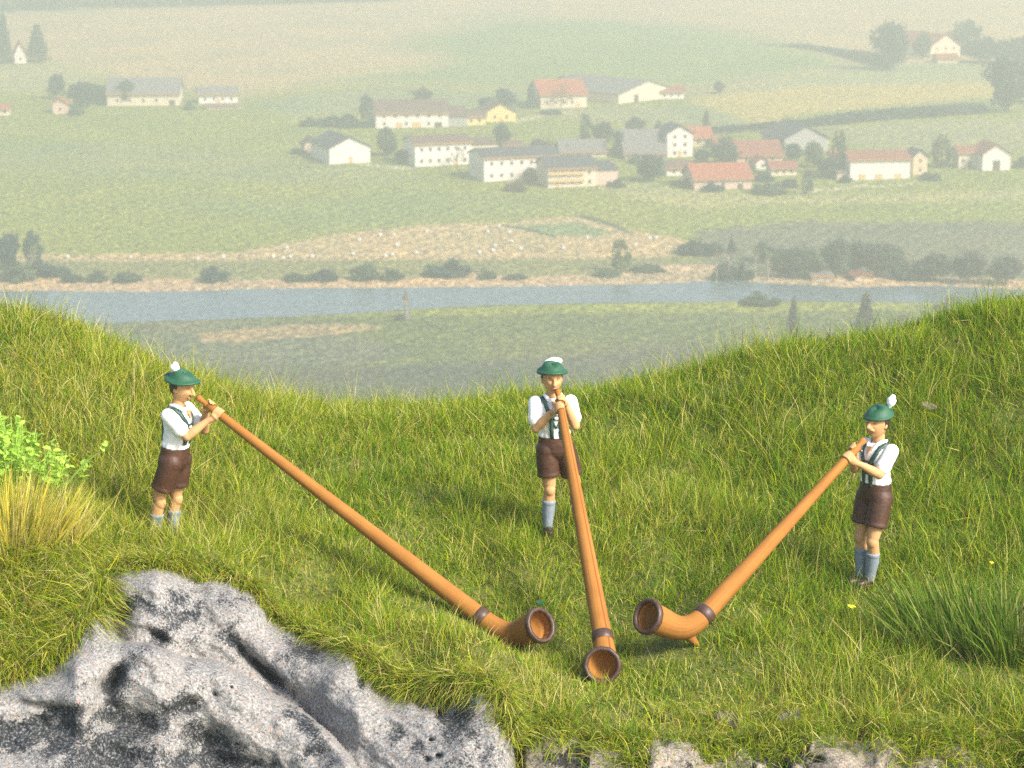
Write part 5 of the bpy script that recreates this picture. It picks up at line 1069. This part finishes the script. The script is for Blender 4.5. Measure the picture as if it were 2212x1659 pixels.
    # socks and shoes
    for hp, kn, an in J:
        a = kn * .70 + an * .30 + Vector((0, .012, 0)); m = MB(); m.tube([a, kn * .45 + an * .55 + Vector((0, .016, 0)), kn * .2 + an * .8 + Vector((0, .006, 0)), an + Vector((0, 0, -.02))], [.068, .068, .056, .050], 14, 'flat')
        d_ = (an - a).normalized(); m.tube([a - d_ * .012, a - d_ * .004, a + d_ * .022, a + d_ * .030], [.066, .0725, .0725, .066], 14, 'flat'); link('sock', fused(m, 'sock', .008, 2), M['sock'], o)
        m = MB(); m.ball(an + Vector((0, -.068, -.032)), (.050, .118, .044), None, 16, 10); m.ball(an + Vector((0, .012, -.012)), (.047, .056, .052), None, 14, 10); m.box(an.x - .042, an.x + .042, an.y - .165, an.y + .055, an.z - .085, an.z - .058)
        so_ = link('shoe', fused(m, 'shoe', .008, 2), M['shoe'], o)
    # braces laid on the shirt
    bv = BVHTree.FromPolygons([v.co.copy() for v in trunk_me.vertices], [tuple(p.vertices) for p in trunk_me.polygons]); bpy.data.meshes.remove(trunk_me)
    def strap(pts, w, name='brace', parent=o, mat='brace'):
        P = [Vector(p) for p in pts]; D = []
        for a, b in zip(P[:-1], P[1:]): D += [a.lerp(b, i / 8) for i in range(8)]
        D.append(P[-1]); S_ = []
        for p in D:
            loc, nrm, _, _ = bv.find_nearest(p); S_.append((loc, nrm))
        V = []; F = []
        for i, (l, nr) in enumerate(S_):
            tg = (S_[min(i + 1, len(S_) - 1)][0] - S_[max(i - 1, 0)][0]).normalized(); x = tg.cross(nr).normalized() * w * .5
            V += [l - x + nr * .014, l + x + nr * .014, l + x - nr * .02, l - x - nr * .02]
        for i in range(len(S_) - 1):
            k = i * 4; F += [(k, k + 4, k + 5, k + 1), (k + 1, k + 5, k + 6, k + 2), (k + 2, k + 6, k + 7, k + 3), (k + 3, k + 7, k + 4, k)]
        F += [(0, 1, 2, 3), ((len(S_) - 1) * 4 + 3, (len(S_) - 1) * 4 + 2, (len(S_) - 1) * 4 + 1, (len(S_) - 1) * 4)]
        me = bpy.data.meshes.new(name); me.from_pydata([tuple(v) for v in V], [], F); me.update(); me.polygons.foreach_set('use_smooth', np.full(len(F), True)); return link(name, me, M[mat], parent)
    for sx in (-1, 1):
        strap([B(.082 * sx, -.25, 1.03), B(.080 * sx, -.25, 1.18), B(.085 * sx, -.25, 1.28), B(.112 * sx, -.18, 1.38), B(.122 * sx, -.02, 1.50), B(.115 * sx, .12, 1.42), B(.09 * sx, .25, 1.25), B(.07 * sx, .25, 1.03)], .040)
    strap([B(-.088, -.25, 1.255), B(0, -.25, 1.245), B(.088, -.25, 1.255)], .050, 'chest_band')
    strap([B(-.085, -.25, 1.20), B(0, -.25, 1.175), B(.085, -.25, 1.20)], .022, 'chest_band')
    loc, nrm, _, _ = bv.find_nearest(B(0, -.25, 1.235)); MB().ball(loc + nrm * .012, (.026, .012, .018)).obj('clasp', M['silver'], o, True)
    # hair at the back and sides
    m = MB()
    def hairf(d, p): return p * (1 if d.z > -.55 else .92)
    m.ball(hc + Rh @ Vector((0, .018, .012)), (.1025, .106, .138), Rh, 24, 16, hairf)
    me = m.mesh('hair', True); bmh = bmesh.new(); bmh.from_mesh(me); Ri = Rh.inverted()
    kill = [v for v in bmh.verts if (lambda l: l.y < -.012 + (.05 if l.z < -.06 else 0) and l.z < .2 or l.z < -.088)(Ri @ (v.co - hc))]
    bmesh.ops.delete(bmh, geom=kill, context='VERTS'); bmh.to_mesh(me); bmh.free(); hr = link('hair', me, M['hair'], o); sm = hr.modifiers.new('t', 'SOLIDIFY'); sm.thickness = .008; sm.offset = 1
    # eyes and lips
    for s in (-1, 1): MB().ball(hb(.036 * s, -.0945, .006), (.0160, .008, .0052), Rh @ Matrix.Rotation(.25 * s, 3, 'Z'), 12, 8).obj('eye', M['eye'], o, True); MB().tube([hb(.016 * s, -.112, .026), hb(.036 * s, -.110, .033), hb(.058 * s, -.098, .026)], [.005, .0065, .004], 8).obj('eyebrow', M['brow'], o, True)
    MB().tube([hb(-.026, -.106, -.079), hb(0, -.115, -.077), hb(.026, -.106, -.079)], [.006, .010, .006], 8).obj('mouth', M['lip'], o, True)
    # hat: shaped brim, pinched crown, cord, white tuft
    Rt = Rh @ Matrix.Rotation(-.06 if hat == 'brim' else .24, 3, 'X'); Mh = Rt.to_4x4(); Mh.translation = hc + Rh @ Vector((0, .006, .094)); hatm = MB(); n = 40
    rb = {'back': .164, 'behind': .156, 'up': .146}[feather]
    prof = [(.085, -.012), (rb * .86, -.020), (rb, -.018), (rb * 1.012, -.008), (rb, .001), (rb * .88, -.002), (.120, .010), (.110, .024), (.100, .040), (.088, .056), (.066, .070), (.03, .076), (.004, .077)]
    V = []
    for i, (r_, z_) in enumerate(prof):
        for k in range(n):
            a = 2 * math.pi * k / n; cx_, sy_ = math.cos(a), math.sin(a); bz = 0
            if i in (1, 2, 3, 4, 5): q_ = (r_ - .085) / .07; bz = q_ * (.012 * abs(sy_) * (1 if sy_ > 0 else -.4) * 0 + (-.012 * (abs(cx_)**2) * 0) - .020 * cx_ * cx_ + .016 * (1 - cx_ * cx_) * (-.6 if sy_ < 0 else .9))
            if i >= 7:                                    # crown higher behind, with a lengthwise pinch
                bz += .022 * sy_ * (i - 6) / 6 - .010 * math.exp(-(r_ * cx_ / .030)**2) * (i >= 9)
            V.append(Mh @ Vector((r_ * cx_ * (1.0 if i > 6 else 1), r_ * sy_ * 1.10, z_ + bz)))
    F = [(i * n + k, i * n + (k + 1) % n, (i + 1) * n + (k + 1) % n, (i + 1) * n + k) for i in range(len(prof) - 1) for k in range(n)] + [tuple(range(n - 1, -1, -1)), tuple(range((len(prof) - 1) * n, len(prof) * n))]
    hatm.add(V, F); ho = hatm.obj('hat', M['green'], o, True)
    fb, ft, w1 = {'back': ((-.030, .080, .045), (-.035, .070, .125), .050), 'behind': ((-.040, .062, .058), (.078, .050, .070), .046), 'up': ((.068, .090, .045), (.086, .132, .140), .048)}[feather]
    fb, ft = Mh @ Vector(fb), Mh @ Vector(ft); m = MB(); m.tube([fb, fb.lerp(ft, .35), fb.lerp(ft, .75), ft], [.016, w1 * .85, w1, w1 * .62] if feather != 'behind' else [.030, w1, w1, .034], 14)
    link('feather_tuft', fused(m, 'feather_tuft', .008, 3), M['feather'], ho)
    return o

def rot_for(d): return math.atan2(d[0], -d[1])           # turns local -Y onto the horizontal direction d
def gp(u, v, t):
    p = at(u, v, t); return np.array([p[0], p[1], float(hill(p[0], p[1]))])
def setup(feet_uv, depth, mouth, ring, bell, axis, foot, hl, pl, **kw):
    """mouth/ring/bell = (u, v, depth)"""
    f = gp(*feet_uv, depth); seam = kw.pop('seam', 0.)
    mw, rw, bw = at_y(mouth[0], mouth[1], f[1] + mouth[2]), at(*ring), at(*bell); ft = None
    if foot: ft = gp(*foot) + np.array([0, 0, .01])
    ho, d = alphorn(hl, mw, rw, bw, axis, foot=ft, seam=seam)
    yaw = kw.pop('yaw', 0.)
    p = player(pl, tuple(f), rot_for((d.x, d.y)) + yaw, mw, d, **kw)
    return p, ho
P1 = setup((368, 1185), 24.30, (434, 864, -.09), (1038, 1333, 23.15), (1166, 1351, 22.75), (.64, -.64, .42), (1083, 1404, 23.0),
      'alphorn lying away from the shaggy rock mound, its bell opening beside the middle horn', 'player standing by the shaggy mound, seen side on, white tuft behind his hat',
      h1=.10, h2=.225, legs=((-.10, .055, -.10, .11), (.10, -.02, .10, .02)), lean=.10, head_yaw=-.10, head_pitch=.16, feather='back', seam=-.9, elbow_out=.35)
P2 = setup((1208, 1150), 25.0, (1206, 851, -.21), (1302, 1378, 22.5), (1301, 1437, 22.12), (-.02, -.93, .26), None,
      'alphorn pointing straight down the slope, seen end on with its round bell lowest', 'player facing down the slope in the middle, white hat top, horn before his legs',
      h1=.085, h2=.19, legs=((-.105, -.02, -.115, .02), (.165, .03, .235, .06)), sway=-.058, lean=.03, head_yaw=.02, head_pitch=.05, feather='behind', seam=1.2, elbow_out=.50)
P3 = setup((1876, 1258), 24.2, (1860, 957, -.17), (1522, 1327, 22.75), (1400, 1332, 22.55), (-.70, -.62, .36), (1505, 1390, 22.8),
      'shorter looking alphorn held by the moustached player, bell tilted up at its low end', 'moustached player with grey knee socks, tall white tuft upright on his hat',
      h1=.095, h2=.215, legs=((-.10, -.02, -.085, -.03), (.09, -.05, .03, -.02)), lean=-.045, head_yaw=.12, head_pitch=-.10, hat='small', feather='up', seam=2.3, moustache=True, elbow_out=.30, near_first=False)

# ------------------------------------------------------------------ tufts, leafy plant, petals, dead leaf
def tuft(label, u, v, spread, n, lmin, lmax, cols, lean_c, name='grass_tuft', wid=(.011, .019), dirx=0.):
    p, t = hill_point(u, v); o = empty(name, p); tag(o, label, 'grass tuft')
    a = rng.uniform(0, 6.28, n); q_ = np.sqrt(rng.uniform(0, 1, n)) * spread; x = np.cos(a) * q_; y = np.sin(a) * q_ * .7
    z = hill(p[0] + x, p[1] + y) - p[2] - .02
    az = np.arctan2(y, x + dirx) + rng.normal(0, .5, n); lean = np.abs(lean_c * (.3 + q_ / spread) + rng.normal(0, .14, n))
    c = np.array(cols)[rng.integers(0, len(cols), n)] * rng.uniform(.75, 1.25, (n, 1))
    V, A, B_, C_ = blades(x, y, z, rng.uniform(lmin, lmax, n), rng.uniform(*wid, n), lean, az, c, bend=.22)
    b = link('blades', mesh_np('blades', V, A, B_, smooth=False, colors=C_), M['grass'], o); b['kind'] = 'stuff'
    return o
DG = [(.085, .165, .012), (.11, .195, .016), (.14, .22, .02), (.20, .26, .04), (.30, .30, .10), (.06, .125, .010)]
tuft('thick dark green grass tuft on the slope below the moustached player', 2085, 1385, .68, 480, .42, .86, DG, .45, dirx=-.25)
tuft('darker green grass tuft at the photo edge, behind the thick one', 2200, 1420, .45, 300, .40, .80, DG, .40)
YL = [(.55, .44, .06), (.62, .50, .07), (.48, .43, .09), (.38, .40, .05), (.58, .50, .18)]
tuft('golden dry grass tuft fanning out in front of the lime green leafy plant', 25, 1210, .33, 700, .50, .88, YL, .27)
tuft('dry grass tuft beside the golden one, leaning towards the player', 130, 1195, .15, 160, .50, .80, YL, .45, dirx=.12)

M['lime'] = leafy('lime_leaf', (.44, .66, .10), .45, .5, .22, .2); M['stem'] = painted('lime_stem', (.25, .42, .06), .6, .1, 20, .1)
def leaf_mesh(seed):
    r_ = random.Random(seed); V = []; F = []; L_, w = 1., .36
    for i, s_ in enumerate((0, .25, .55, .8, 1)):
        ww = w * math.sin(math.pi * min(.06 + s_ * .9, 1))**.8; zz = .10 * math.sin(s_ * 3.1) - .12 * s_ * s_ + r_.uniform(-.02, .02)
        V += [(-ww, s_ * L_, zz + .07), (0, s_ * L_, zz), (ww, s_ * L_, zz + .07)]
    for i in range(4):
        k = i * 3; F += [(k, k + 1, k + 4, k + 3), (k + 1, k + 2, k + 5, k + 4)]
    me = bpy.data.meshes.new('leaf'); me.from_pydata(V, [], F); me.update(); me.polygons.foreach_set('use_smooth', np.full(len(F), True)); me.materials.append(M['lime']); return me
LM = [leaf_mesh(k) for k in range(4)]
pc, tc_ = np.array([float(at(20, 1120, 24.0)[0]), 23.6, 0]), 0; pc[2] = float(hill(pc[0], pc[1]))
plant = empty('leafy_plant', pc); tag(plant, 'lime green leafy plant crowding behind the golden dry grass tuft', 'plant')
rl = random.Random(3); nleaf = 0; Vx = []; Fx = []
stems = MB(); tips = []
for i in range(60):
    a = rl.uniform(0, 6.28); q_ = rl.uniform(0, 1)**.5; bx, by = math.cos(a) * q_ * .55, math.sin(a) * q_ * .4
    h = rl.uniform(.45, .75) * (1.05 - .45 * q_) + .05 + (.12 if bx < -.1 else 0); tx, ty = bx * 1.25 + rl.uniform(-.08, .08), by * 1.2
    z0 = float(hill(pc[0] + bx, pc[1] + by)) - pc[2]
    stems.tube([(bx * .7, by * .7, z0 - .05), (bx, by, z0 + h * .5), (tx, ty, z0 + h)], [.008, .006, .004], 5, 'flat'); tips.append((bx, by, tx, ty, z0, h))
tips.append((.55, -.1, .95, -.15, 0.0, .50))
stems.tube([(.45, -.05, 0), (.7, -.1, .30), (.95, -.15, .50)], [.008, .006, .004], 5, 'flat')
stems.obj('stem', M['stem'], plant)
while nleaf < 300:
    bx, by, tx, ty, z0, h = tips[nleaf % len(tips)]; s_ = rl.uniform(.45, 1.02) if nleaf % len(tips) < 60 else rl.uniform(.85, 1.02)
    l = link('leaf', LM[nleaf % 4], None, plant, (bx + (tx - bx) * s_ + rl.uniform(-.02, .02), by + (ty - by) * s_ + rl.uniform(-.02, .02), z0 + h * s_))
    sc = rl.uniform(.048, .085); l.scale = (sc, sc, sc); l.rotation_euler = (rl.uniform(-.2, 1.1), rl.uniform(-.6, .6), rl.uniform(0, 6.28)); nleaf += 1
V = []; F = []; 
for i in range(700):
    bx, by, tx, ty, z0, h = tips[i % 60]; s_ = rl.uniform(.2, .95); Mq = Matrix.Translation((bx + (tx - bx) * s_ + rl.uniform(-.05, .05), by + (ty - by) * s_ + rl.uniform(-.05, .05), z0 + h * s_)) @ Matrix.Rotation(rl.uniform(0, 6.28), 4, 'Z') @ Matrix.Rotation(rl.uniform(-.2, 1.2), 4, 'X') @ Matrix.Scale(rl.uniform(.045, .075), 4)
    k = len(V); src = LM[i % 4]; V += [tuple(Mq @ v.co) for v in src.vertices]; F += [tuple(j + k for j in p.vertices) for p in src.polygons]
me = bpy.data.meshes.new('leaf_mass'); me.from_pydata(V, [], F); me.update(); me.polygons.foreach_set('use_smooth', np.full(len(F), True)); lm = link('leaf_mass', me, M['lime'], plant); lm['kind'] = 'stuff'

M['petal'] = painted('yellow_petal', (.80, .80, .03), .5, .08, 30, .1); M['dead'] = painted('dead_leaf', (.20, .14, .12), .7, .25, 30, .2); M['clover'] = painted('dark_clover', (.03, .15, .06), .6, .2, 30, .2)
def flake(name, cat, label, mat, u, v, s, lift=.12, tilt=.5):
    p, t = hill_point(u, v); m = MB()
    def fn(d, p_): return Vector((p_.x, p_.y * (1 - .35 * d.x * d.x), p_.z + .25 * p_.x * p_.x / s))
    m.ball((0, 0, 0), (s, s * .55, s * .10), None, 14, 8, fn); o = m.obj(name, M[mat], None, True, (p[0], p[1], p[2] + lift)); o.rotation_euler = (tilt, .25, random.uniform(-.4, .4)); tag(o, label, cat); return o
flake('petal', 'petal', 'bright yellow petal lying on the grass below the moustached player', 'petal', 1838, 1336, .045)
flake('petal', 'petal', 'small yellow petal on the bank above the thick dark green tuft', 'petal', 2140, 1240, .028, .12, .9)
flake('dead_leaf', 'leaf', 'greyish brown dead leaf on the bank above the moustached player', 'dead', 2006, 900, .09, .12, .7)
flake('clover_leaf', 'leaf', 'dark green round leaf just behind the rim of the long side horn bell', 'clover', 1166, 1330, .045, .13, 1.1)
